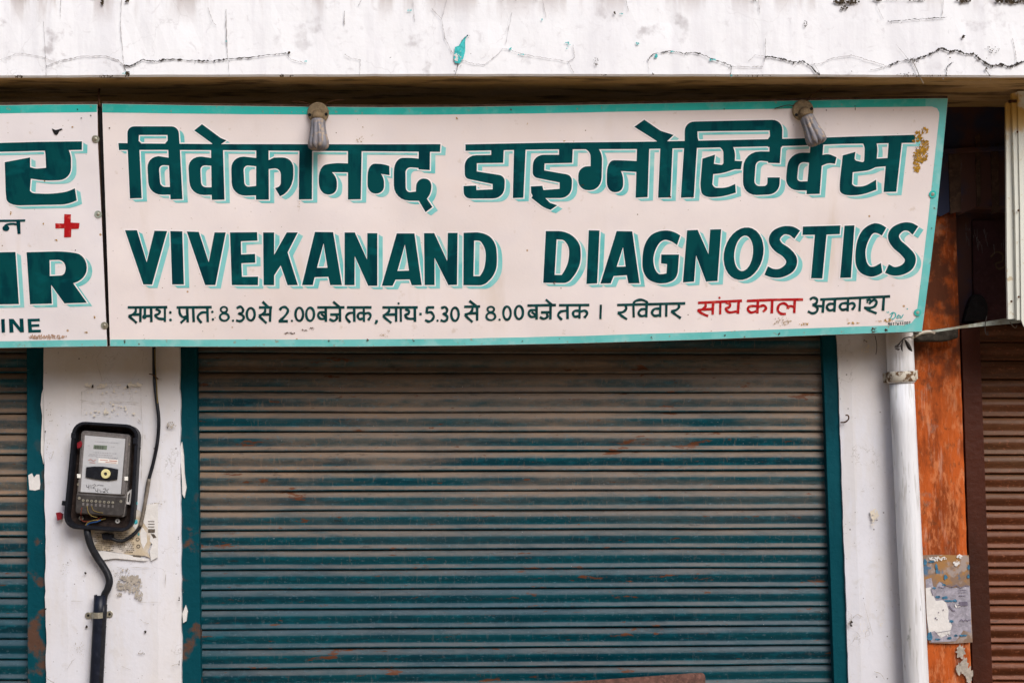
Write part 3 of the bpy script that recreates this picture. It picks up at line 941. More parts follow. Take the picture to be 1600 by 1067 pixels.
# ---- English heading
def ell(cx, cy, rx, ry, sh=0.0, n=30):
    return [(cx + rx * math.cos(i * 6.2832 / n) + sh * (cy - (cy + ry * math.sin(i * 6.2832 / n))), cy + ry * math.sin(i * 6.2832 / n)) for i in range(n)]
def thick(pts):
    c = catmull([(x, y, w) for x, y, w in pts], 6)
    v, f = ribbon([(p.x, p.y) for p in c], [p.z for p in c])
    n = len(c)
    return v[:n] + list(reversed(v[n:]))
W3 = [
 ('H', [(82, 106), (182, 106), (263, 372), (328, 110), (433, 113), (308, 558), (235, 557)], []),
 ('H', [(460, 113), (560, 115), (573, 557), (475, 557)], []),
 ('H', [(597, 116), (697, 120), (780, 372), (828, 124), (922, 124), (835, 562), (750, 562)], []),
 ('H', [(957, 124), (1183, 122), (1186, 192), (1048, 198), (1050, 308), (1166, 303), (1168, 376), (1052, 380), (1057, 493), (1192, 492), (1190, 563), (972, 562)], []),
 ('H', [(1233, 124), (1325, 124), (1325, 310), (1430, 124), (1522, 124), (1437, 290), (1522, 562), (1437, 563), (1380, 398), (1325, 482), (1325, 563), (1237, 563)], []),
 ('I', [(278, 120), (430, 122), (503, 562), (405, 562), (390, 493), (275, 497), (260, 562), (170, 562)], [[(350, 215), (383, 418), (295, 418)]]),
 ('I', [(525, 124), (610, 124), (712, 350), (715, 130), (798, 130), (798, 568), (722, 568), (610, 322), (608, 563), (525, 563)], []),
 ('I', [(960, 132), (1107, 132), (1168, 563), (1085, 563), (1068, 515), (950, 517), (925, 568), (835, 568)], [[(1028, 225), (1062, 442), (965, 445)]]),
 ('I', [(1187, 130), (1272, 130), (1380, 362), (1385, 128), (1467, 128), (1462, 560), (1390, 562), (1275, 335), (1275, 562), (1192, 562)], []),
 ('J', [(130, 127), (290, 121, 60), (395, 190, 80), (412, 340, 90), (398, 470, 80), (300, 565, 40), (128, 563)], [[(218, 192), (270, 192, 20), (313, 260, 40), (315, 350, 40), (300, 440, 40), (265, 488), (212, 488)]]),
]
big_word('lettering', SP, W3, sign, 'English word VIVEKANAND in dark teal capitals')
S1 = [(243, 143, 84), (195, 112, 76), (130, 107, 68), (72, 140, 85), (52, 190, 92), (85, 245, 88), (150, 290, 88), (195, 350, 92), (180, 415, 88), (110, 460, 75), (40, 463, 72), (-16, 442, 76)]
S2 = [(1228, 108, 84), (1180, 78, 72), (1120, 78, 68), (1062, 115, 85), (1045, 165, 92), (1075, 222, 88), (1135, 275, 88), (1183, 335, 92), (1172, 395, 88), (1120, 435, 78), (1050, 448, 72), (990, 425, 78)]
W4 = [
 ('J', [(815, 113), (980, 113, 60), (1090, 190, 80), (1112, 300, 80), (1093, 430, 80), (1000, 546, 40), (793, 543)], [[(905, 182), (965, 185, 20), (1008, 240, 40), (1010, 330, 40), (990, 410, 40), (948, 478), (888, 478)]]),
 ('J', [(1173, 106), (1263, 108), (1243, 548), (1153, 553)], []),
 ('J', [(1405, 113), (1535, 115), (1596, 547), (1503, 548), (1490, 480), (1380, 487), (1355, 548), (1270, 550)], [[(1458, 248), (1480, 408), (1405, 410)]]),
 ('K', [(655, 150), (628, 230), (580, 195, 30), (500, 178, 60), (432, 290, 80), (430, 400, 60), (465, 470, 40), (500, 472, 15), (540, 465), (545, 388), (495, 382), (497, 308), (645, 308), (632, 500, 60), (560, 545, 40), (440, 552, 80), (345, 480, 80), (335, 330, 80), (365, 190, 80), (450, 112, 70), (590, 105, 60)], []),
 ('K', [(712, 107), (800, 103), (890, 305), (905, 100), (996, 97), (965, 528), (870, 533), (787, 315), (770, 533), (677, 540)], []),
 ('K', ell(1183, 301, 165, 219, 0.12), [ell(1183, 298, 78, 148, 0.09)]),
 ('L', thick(S1), []),
 ('L', [(290, 75), (603, 66), (597, 138), (487, 142), (452, 507), (358, 505), (390, 143), (287, 145)], []),
 ('L', [(637, 68), (720, 65), (690, 500), (600, 502)], []),
 ('L', [(985, 85), (948, 150), (910, 128, 20), (870, 128, 30), (815, 230, 70), (808, 330, 60), (835, 408, 40), (880, 412, 20), (940, 378), (953, 458), (900, 490, 40), (830, 495, 60), (735, 440, 80), (722, 300, 80), (755, 130, 90), (850, 50, 70), (930, 45, 50)], []),
 ('L', thick(S2), []),
]
big_word('lettering', SP, W4, sign, 'English word DIAGNOSTICS in dark teal capitals')

# ---- opening hours line
H_ = [
 [(105, 748), (435, 746)], [(212, 750), (210, 870)], [(172, 755), (170, 785), (145, 808), (112, 822)], [(112, 822), (150, 850), (180, 878)], [(150, 808), (212, 806)],
 [(248, 750), (248, 820)], {'p': [(244, 826)], 'w': 36}, [(250, 820), (300, 818)], [(300, 750), (302, 870)],
 [(338, 762), (370, 778), (364, 800), (336, 815), (362, 840), (412, 845)], [(415, 750), (415, 868)], {'p': [(460, 790)], 'w': 22}, {'p': [(462, 852)], 'w': 22},
]
small_word('lettering', SP, 'H', H_, sign, M['small_teal'])
small_word('lettering', SP, 'H', [[(512, 748), (805, 746)], [(600, 750), (605, 872)], [(535, 752), (540, 800), (565, 828), (600, 822)], [(596, 832), (545, 878)], [(650, 750), (655, 870)],
 [(768, 750), (772, 870)], [(768, 790), (720, 792), (688, 830), (720, 878)], {'p': [(810, 785)], 'w': 20}, {'p': [(815, 848)], 'w': 20}], sign, M['small_teal'])
small_word('lettering', SP, 'H', [ring(907, 766, 27, 23, 16), ring(910, 828, 37, 31, 18), {'p': [(982, 858)], 'w': 18},
 [(1012, 755), (1045, 742), (1066, 765), (1058, 793), (1035, 800), (1066, 818), (1070, 842), (1045, 862), (1008, 855)], ring(1130, 805, 33, 52)], sign, M['small_teal'])
small_word('lettering', SP, 'H', [[(1198, 748), (1308, 748)], [(1228, 700), (1278, 748)], [(1250, 752), (1248, 785), (1225, 805), (1198, 820)], [(1198, 820), (1230, 850), (1262, 880)], [(1230, 808), (1292, 806)], [(1295, 750), (1290, 868)]], sign, M['small_teal'])
small_word('lettering', SP, 'H', [[(1372, 772), (1385, 752), (1415, 745), (1440, 768), (1430, 800), (1395, 840), (1368, 860)], [(1362, 863), (1440, 863)], {'p': [(1473, 860)], 'w': 18}], sign, M['small_teal'])
small_word('lettering', SP, 'I', [ring(148, 805, 32, 55), ring(238, 805, 33, 55)], sign, M['small_teal'])
small_word('lettering', SP, 'I', [[(298, 748), (525, 748)], [(368, 750), (370, 868)], [(365, 787), (320, 790), (305, 815), (325, 842), (368, 842)], [(330, 800), (362, 828)],
 [(487, 750), (487, 868)], [(405, 808), (487, 806)], [(455, 810), (462, 838), (435, 860), (398, 845)], [(430, 700), (487, 748)]], sign, M['small_teal'])
small_word('lettering', SP, 'I', [[(545, 748), (750, 748)], [(605, 750), (607, 868)], [(605, 792), (560, 798), (538, 830), (572, 875)],
 [(685, 750), (687, 868)], [(685, 795), (650, 795), (635, 820), (650, 845), (685, 838)], [(687, 802), (725, 795), (742, 820), (722, 855)], [(790, 852), (792, 866), (780, 886)]], sign, M['small_teal'])
small_word('lettering', SP, 'I', [[(840, 748), (1135, 748)], {'p': [(975, 715)], 'w': 18}, [(895, 752), (895, 780), (868, 805), (845, 820)], [(845, 820), (880, 850), (915, 878)], [(870, 808), (955, 806)], [(955, 750), (955, 868)],
 [(993, 750), (995, 868)], [(1030, 762), (1062, 778), (1056, 800), (1030, 812), (1052, 840), (1108, 842)], [(1110, 750), (1112, 868)], [(1148, 803), (1168, 803)]], sign, M['small_teal'])
small_word('lettering', SP, 'I', [[(1272, 748), (1213, 748)], [(1214, 745), (1208, 798)], [(1208, 795), (1245, 788), (1268, 820), (1255, 852), (1225, 865), (1196, 852)], {'p': [(1300, 858)], 'w': 18},
 [(1330, 755), (1362, 745), (1380, 768), (1370, 795), (1350, 803), (1378, 820), (1380, 845), (1358, 863), (1325, 855)], ring(1445, 805, 31, 55)], sign, M['small_teal'])
small_word('lettering', SP, 'J', [[(135, 742), (268, 740)], [(178, 693), (237, 738)], [(205, 745), (200, 775), (175, 797), (140, 810)], [(140, 810), (170, 840), (205, 870)], [(175, 798), (243, 795)], [(243, 742), (243, 858)]], sign, M['small_teal'])
small_word('lettering', SP, 'J', [ring(357, 764, 28, 22, 16), ring(357, 823, 37, 31, 18), {'p': [(430, 850)], 'w': 18}, ring(492, 795, 31, 55), ring(592, 790, 33, 55)], sign, M['small_teal'])
small_word('lettering', SP, 'J', [[(662, 733), (900, 728)], [(738, 735), (738, 850)], [(735, 770), (690, 772), (672, 798), (692, 826), (738, 822)], [(697, 785), (730, 812)],
 [(855, 730), (853, 848)], [(775, 790), (853, 788)], [(820, 790), (828, 825), (798, 843), (765, 828)], [(815, 682), (867, 728)]], sign, M['small_teal'])
small_word('lettering', SP, 'J', [[(925, 730), (1178, 728)], [(995, 730), (997, 845)], [(995, 775), (940, 783), (918, 815), (950, 852)], [(1098, 730), (1095, 842)], [(1096, 775), (1055, 778), (1042, 800), (1057, 825), (1095, 818)],
 [(1097, 785), (1140, 775), (1160, 800), (1135, 835)], {'p': [(1274, 725), (1270, 845)], 'w': 20}], sign, M['small_teal'])
small_word('lettering', SP, 'K', [[(130, 728), (697, 714)], [(200, 732), (205, 760), (180, 785), (135, 793)], [(135, 793), (170, 820), (212, 848)], [(265, 730), (268, 832)], [(268, 728), (275, 700), (325, 684), (372, 700), (380, 722)],
 [(375, 725), (372, 830)], [(373, 762), (330, 765), (308, 795), (330, 820), (373, 812)], [(490, 722), (487, 828)], [(487, 758), (440, 762), (420, 792), (442, 818), (487, 810)], [(540, 720), (538, 825)],
 [(640, 718), (645, 745), (620, 770), (580, 780)], [(580, 780), (620, 810), (660, 838)]], sign, M['small_teal'])
small_word('lettering', SP, 'K', [[(803, 710), (1170, 692)], {'p': [(982, 668)], 'w': 18}, [(865, 712), (865, 740), (835, 765), (800, 772)], [(800, 772), (840, 800), (888, 820)], [(840, 766), (930, 760)], [(930, 702), (925, 808)],
 [(990, 700), (988, 806)], [(1035, 705), (1070, 722), (1064, 745), (1035, 758), (1062, 788), (1132, 780)], [(1143, 694), (1135, 800)]], sign, M['red'], label='red Hindi word in the hours line')
small_word('lettering', SP, 'K', [[(1210, 694), (1450, 684), (1678, 682)], [(1303, 690), (1297, 797)], [(1300, 737), (1240, 738), (1218, 762), (1245, 790), (1298, 776)], [(1303, 745), (1350, 732), (1370, 755), (1345, 785)],
 [(1422, 688), (1418, 797)], [(1610, 685), (1605, 795)], [(1536, 802), (1496, 800), (1468, 772), (1480, 728), (1520, 714), (1552, 738), (1550, 760)], [(1550, 756), (1572, 737), (1606, 745)]], sign, M['red'], label='second red Hindi word in the hours line')
small_word('lettering', SP, 'L', [[(435, 682), (1017, 656)], [(350, 682), (378, 666), (408, 682), (402, 712), (370, 726)], [(372, 726), (410, 750), (405, 783), (370, 797), (332, 780)], [(395, 735), (460, 738)], [(465, 682), (455, 792)],
 [(558, 680), (553, 785)], [(556, 718), (510, 720), (490, 745), (512, 773), (555, 763)], [(668, 675), (663, 780)], [(665, 712), (618, 715), (598, 742), (620, 768), (663, 758)], [(667, 722), (705, 712), (722, 735), (700, 768)],
 [(768, 672), (762, 780)], {'p': [(826, 706)], 'w': 14}, [(822, 692), (845, 684), (856, 700), (842, 718)], [(856, 702), (885, 684), (905, 704), (888, 738), (850, 752), (800, 750)], [(804, 750), (850, 775), (905, 798)], [(965, 665), (958, 775)]], sign, M['small_teal'])
# signature of the sign writer
small_word('signature', SP, 'L', [{'p': [(990, 782), (996, 796)], 'w': 5}, {'p': [(1003, 780), (1008, 794)], 'w': 5}, {'p': [(1040, 796), (1022, 835), (1010, 842)], 'w': 9}, {'p': [(1015, 808), (1040, 790), (1062, 800), (1058, 830), (1030, 850)], 'w': 8},
 {'p': [(1075, 828), (1092, 818), (1086, 810), (1074, 826), (1078, 840), (1096, 832)], 'w': 6}, {'p': [(1100, 815), (1106, 838), (1128, 806)], 'w': 7}, {'p': [(1160, 760)], 'w': 11}, {'p': [(1058, 862), (1130, 857)], 'w': 3}], sign, M['chip_cyan'])
SEG = {'9': [(10, 12), (0, 10), (2, 0), (10, 0), (10, 12), (7, 24)], '8': [(5, 0), (0, 6), (9, 16), (5, 22), (0, 17), (10, 6), (5, 0)], '3': [(0, 1), (9, 2), (4, 10), (9, 17), (1, 22)],
       '7': [(0, 1), (10, 1), (3, 22)], '6': [(8, 0), (0, 12), (2, 22), (9, 20), (8, 12), (1, 13)], '0': [(5, 0), (0, 8), (1, 20), (6, 22), (10, 12), (8, 2), (5, 0)]}
st = []
for i, ch in enumerate('9837633307'):
    st.append({'p': [(1002 + i * 19 + x * 1.1, 877 - i * 1.3 + y * .95) for x, y in SEG[ch]], 'w': 4.5})
small_word('phone_number', SP, 'L', st, sign, M['small_teal'], smooth=False)

# rust, holes and dirt on the board
fl = Flat(SP)
for (fr, cx, cy, rx, ry, n, sd_) in [('E', 1250, 390, 28, 45, 40, 1), ('E', 1305, 345, 32, 24, 22, 2), ('E', 1300, 470, 42, 50, 60, 3), ('E', 1270, 550, 58, 55, 150, 4), ('E', 1238, 640, 28, 55, 50, 5), ('E', 1215, 430, 14, 14, 8, 6)]:
    (c,) = cv(fr, [(cx, cy)])
    blobs(fl, c[0], c[1], rx / 5.333, ry / 5.333, n, sd_, (0.5, 1.9), 0.0018)
for (cx, cy, rx, ry, n, sd_) in [(1333, 504.5, 9, 1.2, 16, 11), (1380, 501.5, 14, 1.4, 22, 12), (1388, 499, 6, 3, 14, 13), (1256, 506, 8, 2.5, 14, 14), (714, 185, 1.2, 1.2, 3, 15), (824, 194, 1, 1, 2, 16), (882, 221, 1, 1, 2, 17), (896, 221, 1, .6, 2, 18)]:
    blobs(fl, cx, cy, rx, ry, n, sd_, (0.4, 1.2), 0.0018)
fl.build('rust_stain', [M['rust_yellow']], sign)
fl = Flat(SP)
for (cx, cy, rx, ry, n, sd_) in [(452, 520.5, 9, 1.3, 26, 21), (475, 516, 5, 1.2, 12, 22), (487, 514, 4, 2.2, 10, 23), (1443, 222, 5, 6, 10, 24), (1438, 231, 9, 2, 10, 25), (1448, 245, 3, 6, 5, 26), (171.5, 200.5, 1, 1, 3, 27), (226, 529, 1, 1, 2, 31),
                                 (514, 532, 1.4, 1.4, 4, 28), (575, 531, 2, 3, 9, 29), (646, 531.5, 1.6, 1.6, 4, 30), (816, 532.5, 2, 2, 5, 32), (1018, 528, 1, 3, 5, 33), (1133, 524, 1.2, 1.2, 4, 34), (1218, 522, 1.4, 3.5, 9, 35), (1366, 515.5, 5, 3.5, 22, 36), (1384, 516, 3, 2, 10, 37),
                                 (195, 533, 1.5, 2.5, 7, 38), (799, 171.5, 1.6, .9, 5, 39), (1132, 171, 1.3, 1.3, 5, 40), (1336, 168, .6, 4.5, 8, 41), (866, 442, 2.5, 2, 7, 42), (1046, 307.5, 2, 1.2, 6, 43), (1082, 308.5, 1, 1, 4, 44), (1291, 173, 1, 1, 3, 45), (910, 290, 1.2, 1.5, 4, 46), (331, 280, 1, 1.2, 3, 47), (1456, 357, 1.2, 1.2, 3, 48)]:
    blobs(fl, cx, cy, rx, ry, n, sd_, (0.35, 1.1), 0.0021)
fl.build('rust_hole', [M['rust_dark']], sign)
fl = Flat(SP)
for (cx, cy, rx, ry, n, sd_) in [(1222, 502, 15, 7, 60, 51), (560, 217, 8, 6, 16, 52), (568, 200, 2, 2, 4, 53), (467, 325, 2, 10, 8, 54), (600, 524, 7, 2.5, 14, 55), (607, 517, 1.6, 2, 5, 56), (1100, 517, 60, 3, 10, 57), (480, 176, 60, 2, 8, 58)]:
    blobs(fl, cx, cy, rx, ry, n, sd_, (0.3, 1.0), 0.00185)
fl.build('dirt_mark', [M['rust_pale']], sign)
# washers
for (x, y) in [(1457, 303.5), (1433.5, 488)]:
    disc('washer', SP.at(x, y, 0.0021), SP.n, 0.0125, 0.0012, M['cyan'], sign, hole=0.006)
    disc('screw', SP.at(x, y, 0.0021), SP.n, 0.0062, 0.002, M['strut'], sign, sides=12, dome=0.001)

# ------------------------------------------------------------------ left neighbouring board
LP = Plane(at(0, 164, -0.43), at(152, 163, -0.425), at(0, 541, -0.22))
ls = thing('shop_signboard', 'neighbouring white board cut by the left edge, ending in AIR, with a small red cross', 'signboard', LP.at(0, 350))
prism('sheet', [(-900, 168), (0, 165), (75, 163.8), (152, 163.5), (153, 230), (159, 350), (167.5, 541), (0, 543.5), (-900, 545)], 0, 0, M['sheet_left'], ls, plane=LP, thick=0.002)
prism('frame_rail', [(-900, 164), (0, 160.5), (152, 159.5), (152, 170), (-900, 176)], -0.003, 0, M['frame_brown'], ls, plane=LP, thick=0.03)
prism('frame_rail', [(141, 174), (151.5, 174), (166, 536), (155, 536)], -0.0035, 0, M['frame_brown'], ls, plane=LP, thick=0.03)
prism('frame_rail', [(-900, 535), (168, 531), (167.5, 542), (0, 544.5), (-900, 546)], -0.003, 0, M['frame_brown'], ls, plane=LP, thick=0.03)
prism('joint_strip', [(152.6, 163), (158.8, 162), (163, 290), (171.2, 541), (168.2, 541), (160, 350)], -0.012, 0, M['black'], ls, plane=LP, thick=0.02, label='dark gap strip between the two boards')
fl = Flat(LP)
xs = [-900 + i * (1051.5) / 40 for i in range(41)]
n = len(xs)
lt = [(-900, 168.4), (0, 165.3), (75, 164.1), (152, 163.8)]
fl.add([(x, lerp_poly(lt, x)) for x in xs] + [(x, lerp_poly([(-900, 180), (0, 177.6), (75, 176.5), (152, 175.6)], x) + wob(i, 5, .4)) for i, x in enumerate(xs)], [(i, i + 1, n + i + 1, n + i) for i in range(n - 1)], 0.00035)
fl.build('border', [M['cyan']], ls)
fl = Flat(LP)
xs = [-900 + i * (1067) / 40 for i in range(41)]
fl.add([(x, lerp_poly([(-900, 535.5), (0, 533.2), (167, 530.5)], x) + wob(i, 15, .4)) for i, x in enumerate(xs)] + [(x, lerp_poly([(-900, 544.8), (0, 543.2), (167.2, 540.7)], x)) for x in xs], [(i, i + 1, n + i + 1, n + i) for i in range(n - 1)], 0.00035)
fl.build('border', [M['cyan_faded']], ls)
big_word('lettering', LP, [('P', [(-120, 225), (-20, 224.2), (60, 222), (128.3, 221.2), (128.1, 234.4), (60, 236), (-20, 238), (-120, 239)], []),
 ('F', [(370, 425), (560, 425), (592, 490, 40), (595, 700, 120), (380, 708, 60), (258, 690), (250, 790), (270, 812, 20), (420, 818, 60), (560, 800, 40), (625, 770), (640, 872), (560, 905, 50), (60, 915, 110), (48, 800, 20), (40, 553), (252, 513), (252, 595), (300, 608, 20), (385, 600), (380, 490, 20)], [])], ls, 'Hindi letter at the right end of the left board')
big_word('lettering', LP, [('G', [(-80, 300), (113, 296), (138, 673), (-80, 677)], [])], ls, 'letter I in dark teal')
big_word('lettering', LP, [('G', [(193, 298), (480, 290, 90), (628, 320, 130), (632, 500, 120), (530, 522), (630, 663), (468, 668), (372, 535), (377, 670), (218, 674)], [[(360, 355), (450, 352, 30), (482, 400, 40), (465, 465, 25), (362, 470)]])], ls, 'letter R in dark teal')
for p in ([(8, 783), (35, 780), (38, 878), (13, 880)],):
    fl = Flat(LP); v2, tr = tess([rounded(cv('G', p))]); fl.add(v2, tr, 0.0012); fl.build('lettering', [M['teal_letter']], ls, 'small letter I of the word end INE')
fl = Flat(LP)
for k, p in enumerate([[(65, 780), (98, 780), (145, 840), (142, 778), (170, 778), (175, 877), (148, 878), (95, 815), (100, 878), (70, 880)],
          [(200, 780), (288, 778), (290, 797), (228, 799), (229, 820), (285, 818), (287, 836), (231, 838), (233, 860), (297, 858), (298, 877), (206, 880)],
          ]):
    v2, tr = tess([rounded(cv('G', p))]); fl.add(v2, tr, 0.0012 + k * 0.00002)
fl.build('lettering', [M['teal_letter']], ls, 'small letters N and E of the word end INE')
fl = Flat(LP)
for k, p in enumerate([[(-120, 64), (185, 60), (183, 76), (-120, 79)], [(118, 72), (148, 72), (150, 165), (128, 166)]]):
    v2, tr = tess([rounded(cv('G', p))])
    fl.add(v2, tr, 0.0012 + k * 0.00002)
c = ell(44, 124, 25, 21); v2 = cv('G', c); fl.add(v2, [tuple(range(len(v2)))], 0.0014)
v, f = ribbon([(p.x, p.y) for p in catmull([(a, b_, 0) for a, b_ in cv('G', [(30, 118), (50, 98), (90, 92), (125, 96)])], 5)], 3.2); fl.add(v, f, 0.00145)
fl.build('lettering', [M['teal_letter']], ls, 'small Hindi letter beside the red cross')
fl = Flat(LP)
v2, tr = tess([cv('G', [(467, 22), (515, 24), (513, 83), (578, 86), (572, 128), (518, 130), (516, 188), (465, 190), (467, 124), (402, 126), (402, 88), (465, 90)])])
fl.add(v2, tr, 0.0012); fl.build('red_cross', [M['red']], ls)
fl = Flat(LP)
for (cx, cy, rx, ry, n, sd_) in [(88, 374.5, 2, 2, 6, 1), (17.5, 333, 1.2, 1.6, 4, 2), (68, 350, 1.2, 1, 3, 3), (148, 494, 1.6, 2, 5, 4), (114, 199, .8, .8, 2, 5), (70, 283, 1, .6, 3, 6), (133, 519, 4, .6, 5, 7)]:
    blobs(fl, cx, cy, rx, ry, n, sd_, (0.4, 1.2), 0.0018)
fl.build('rust_stain', [M['rust_yellow']], ls)
fl = Flat(LP)
blobs(fl, 73, 526, 32, 3.2, 120, 8, (0.5, 1.6), 0.0018)
fl.build('dirt_mark', [plain('pinkish_scrape', (0.50, 0.33, 0.24), 0.8)], ls)
fl = Flat(LP)
v2, tr = tess([[(81, 201), (87, 203.5), (92, 202.5), (96, 201), (98.5, 202.5), (93, 205), (91, 209), (88.5, 211.5), (85, 210)]])
fl.add(v2, tr, 0.0018)
for (cx, cy) in [(127, 185), (142, 181), (121, 171), (118, 391)]:
    blobs(fl, cx, cy, .6, .6, 4, int(cx), (0.5, 1.1), 0.0018)
fl.build('hole', [M['black']], ls)
for (x, y) in [(149.5, 217.5), (153.5, 335), (163.5, 508.5)]:
    disc('washer', LP.at(x, y, 0.001), LP.n, 0.0125, 0.0015, M['strut'], ls, hole=0.006)
    disc('screw', LP.at(x, y, 0.001), LP.n, 0.0062, 0.002, M['steel'], ls, sides=12, dome=0.0015)
# top hanging bracket between the boards
tube('hanger_wire', [at(155, 140, -0.36), at(154, 150, -.40), at(156, 166, -.43)], 0.004, M['rust_dark'], ls, 8)

# ------------------------------------------------------------------ sign lamps
def lamp(cx, cy, dx, label, seed):
    c = SP.at(cx, cy, 0.002)
    t = thing('sign_lamp', label, 'lamp', c, group='fluted lamps along the top of the sign')
    n = SP.n
    down = (SP.at(cx + dx, cy + 50, 0.002) - c).normalized()
    disc('base_plate', c, n, 0.035, 0.014, M['lamp_base'], t, sides=28, dome=0.002)
    side = n.cross(down).normalized()
    for s in (-1, 1):
        disc('screw_hole', c + side * 0.027 * s + down * 0.005 + n * 0.0145, n, 0.0052, 0.0012, M['black'], t, sides=10)
    # collar arching out of the plate
    pts = [c + n * .010 + down * .004, c + n * .021 + down * .012, c + n * .028 + down * .023]
    tube('collar', pts, [0.0185, 0.021, 0.022], M['frame_ochre'], t, 20)
    ax = (down + n * 0.30).normalized()
    u = ax.cross(n).normalized(); w = ax.cross(u)
    prof = [(0.0, 0.020), (0.006, 0.0235), (0.018, 0.0245), (0.036, 0.0255), (0.056, 0.0285), (0.072, 0.0325), (0.082, 0.0335), (0.090, 0.031), (0.096, 0.022), (0.098, 0.004)]
    o = c + n * .026 + down * .020
    S = 64
    vs, fs = [], []
    for (h, r) in prof:
        amp = 0.20 * min(1, max(0, (h - 0.004) / 0.03))
        for k in range(S):
            a = 2 * math.pi * k / S
            rr = r * (1 - amp + amp * abs(math.cos(a * 5)) ** 0.7 * 1.2)
            vs.append(o + ax * (h + (0.006 * abs(math.cos(a * 5)) if h > .075 else 0)) + (u * math.cos(a) + w * math.sin(a)) * rr)
    for i in range(len(prof) - 1):
        for k in range(S):
            a = i * S + k; b_ = i * S + (k + 1) % S
            fs.append((a, b_, b_ + S, a + S))
    fs.append(tuple(range(S)))
    fs.append(tuple((len(prof) - 1) * S + k for k in range(S)))
    mesh_obj('lamp_shade', vs, fs, M['alu'], t, smooth=True)
    # thin feed wires running off both sides over the top rail
    for s in (-1, 1):
        tube('wire', [p for p in catmull([c - down * .024 + side * .02 * s + n * .004, c - down * .036 + side * .045 * s + n * .008, c - down * .040 + side * .085 * s + n * .003])], 0.0016, M['rust_dark'], t, 6)
    return t
lamp(497.5, 176.5, 3, 'dull fluted metal lamp over the first Hindi word of the sign', 1)
lamp(1253.5, 172.5, 18, 'fluted metal lamp tilted right over the second Hindi word', 2)

# ------------------------------------------------------------------ roller shutters
def slat_mesh(name, xl, xr, ytl, ytr, ybl, ybr, Y, mat, parent, seed, cols=14):
    """one curved slat between two joint lines given at its left and right end"""
    prof = [(0.00, -0.008), (0.02, -0.002), (0.04, 0.0025), (0.16, 0.0065), (0.28, 0.0100), (0.36, 0.0108), (0.46, 0.0092), (0.56, 0.0062), (0.66, 0.0036), (0.72, 0.0040), (0.80, 0.0066), (0.88, 0.0096), (0.925, 0.0104), (0.960, 0.0085), (0.972, 0.002), (0.982, -0.004), (1.0, -0.008)]
    vs, fs = [], []
    TL, TR = at(xl(ytl), ytl, Y), at(xr(ytr), ytr, Y)
    BL, BR = at(xl(ybl), ybl, Y), at(xr(ybr), ybr, Y)
    for c_ in range(cols + 1):
        t = c_ / cols
        T = TL.lerp(TR, t); B = BL.lerp(BR, t)
        dy = 0.005 * noise.noise(Vector((T.x * 1.6, seed * 0.45, 1))) + 0.0012 * noise.noise(Vector((T.x * 6, seed * 3.3, 4)))
        dz = 0.0020 * noise.noise(Vector((T.x * 1.5, seed * 0.37, 7))) + 0.0010 * noise.noise(Vector((T.x * 3.5, seed * 9.1, 3)))
        for (h, d) in prof:
            p = T.lerp(B, h)
            vs.append(Vector((p.x, Y - d + dy, p.z + dz)))
    w = len(prof)
    for c_ in range(cols):
        for k in range(w - 1):
            a = c_ * w + k
            fs.append((a, a + 1, a + w + 1, a + w))
    o = mesh_obj(name, vs, fs, mat, parent, smooth=True, recalc=False)
    return o

def shutter(label, xl, xr, yl0, pl, yr0, pr, n, Y, mat, seed, cols):
    t = thing('roller_shutter', label, 'roller shutter', Vector((at(xl(800), 800, Y).x, Y, 0)))
    for i in range(n):
        slat_mesh('slat', xl, xr, yl0 + i * pl, yr0 + i * pr, yl0 + (i + 1) * pl, yr0 + (i + 1) * pr, Y, mat, t, seed + i, cols)
    return t
ms = shutter('wide teal roller shutter in the middle under the diagnostics sign', lambda y: 304 + (y - 545) * 0.0155, lambda y: 1286 + (y - 530) * 0.0355, 613.6 - 30.9 * 6, 30.87, 614.6 - 30.3 * 6, 30.24, 33, 0.06, M['shutter'], 10, 16)
lsb = shutter('teal roller shutter at the left edge, beyond the meter pillar', lambda y: -900, lambda y: 43 + (y - 545) * 0.004, 838.5 - 31.9 * 13, 31.9, 838.5 - 31.9 * 13, 31.9, 32, 0.06, M['shutter'], 60, 4)
rs = shutter('brown roller shutter at the right edge beyond the orange column', lambda y: 1528 + (y - 510) * 0.036, lambda y: 2500, 651.7 - 29.3 * 5, 29.35, 655 - 29.3 * 5, 29.2, 32, 0.10, M['shutter_brown'], 110, 5)
# backing so nothing shows through the joints
for t, a, c_, Y in ((ms, 296, 1330, .075), (lsb, -900, 50, .075), (rs, 1520, 2500, .115)):
    prism('backing', [(a, 440), (c_, 440), (c_ + 4, 1430), (a, 1430)], Y, Y + .02, M['black'], t)

def rail(parent, l0, l1, r0, r1, Yf, Yb, mat, label=None, bev=0.002, y0=430):
    y1 = 1430
    f = lambda a, s, y: a + (y - 545) * s
    return prism('guide_rail', [(f(l0, l1, y0), y0), (f(r0, r1, y0), y0), (f(r0, r1, y1), y1), (f(l0, l1, y1), y1)], Yf, Yb, mat, parent, bevel=bev, label=label)
rail(ms, 279, 0.008, 307, 0.0125, 0.022, 0.09, M['rail'])
rail(ms, 1285.5, 0.034, 1311.5, 0.0335, 0.016, 0.09, M['rail'])
rail(lsb, 41.5, 0.003, 70, 0.006, 0.02, 0.09, M['rail'])
rail(rs, 1503, 0.033, 1532, 0.037, 0.045, 0.13, M['rail_brown'], y0=506)
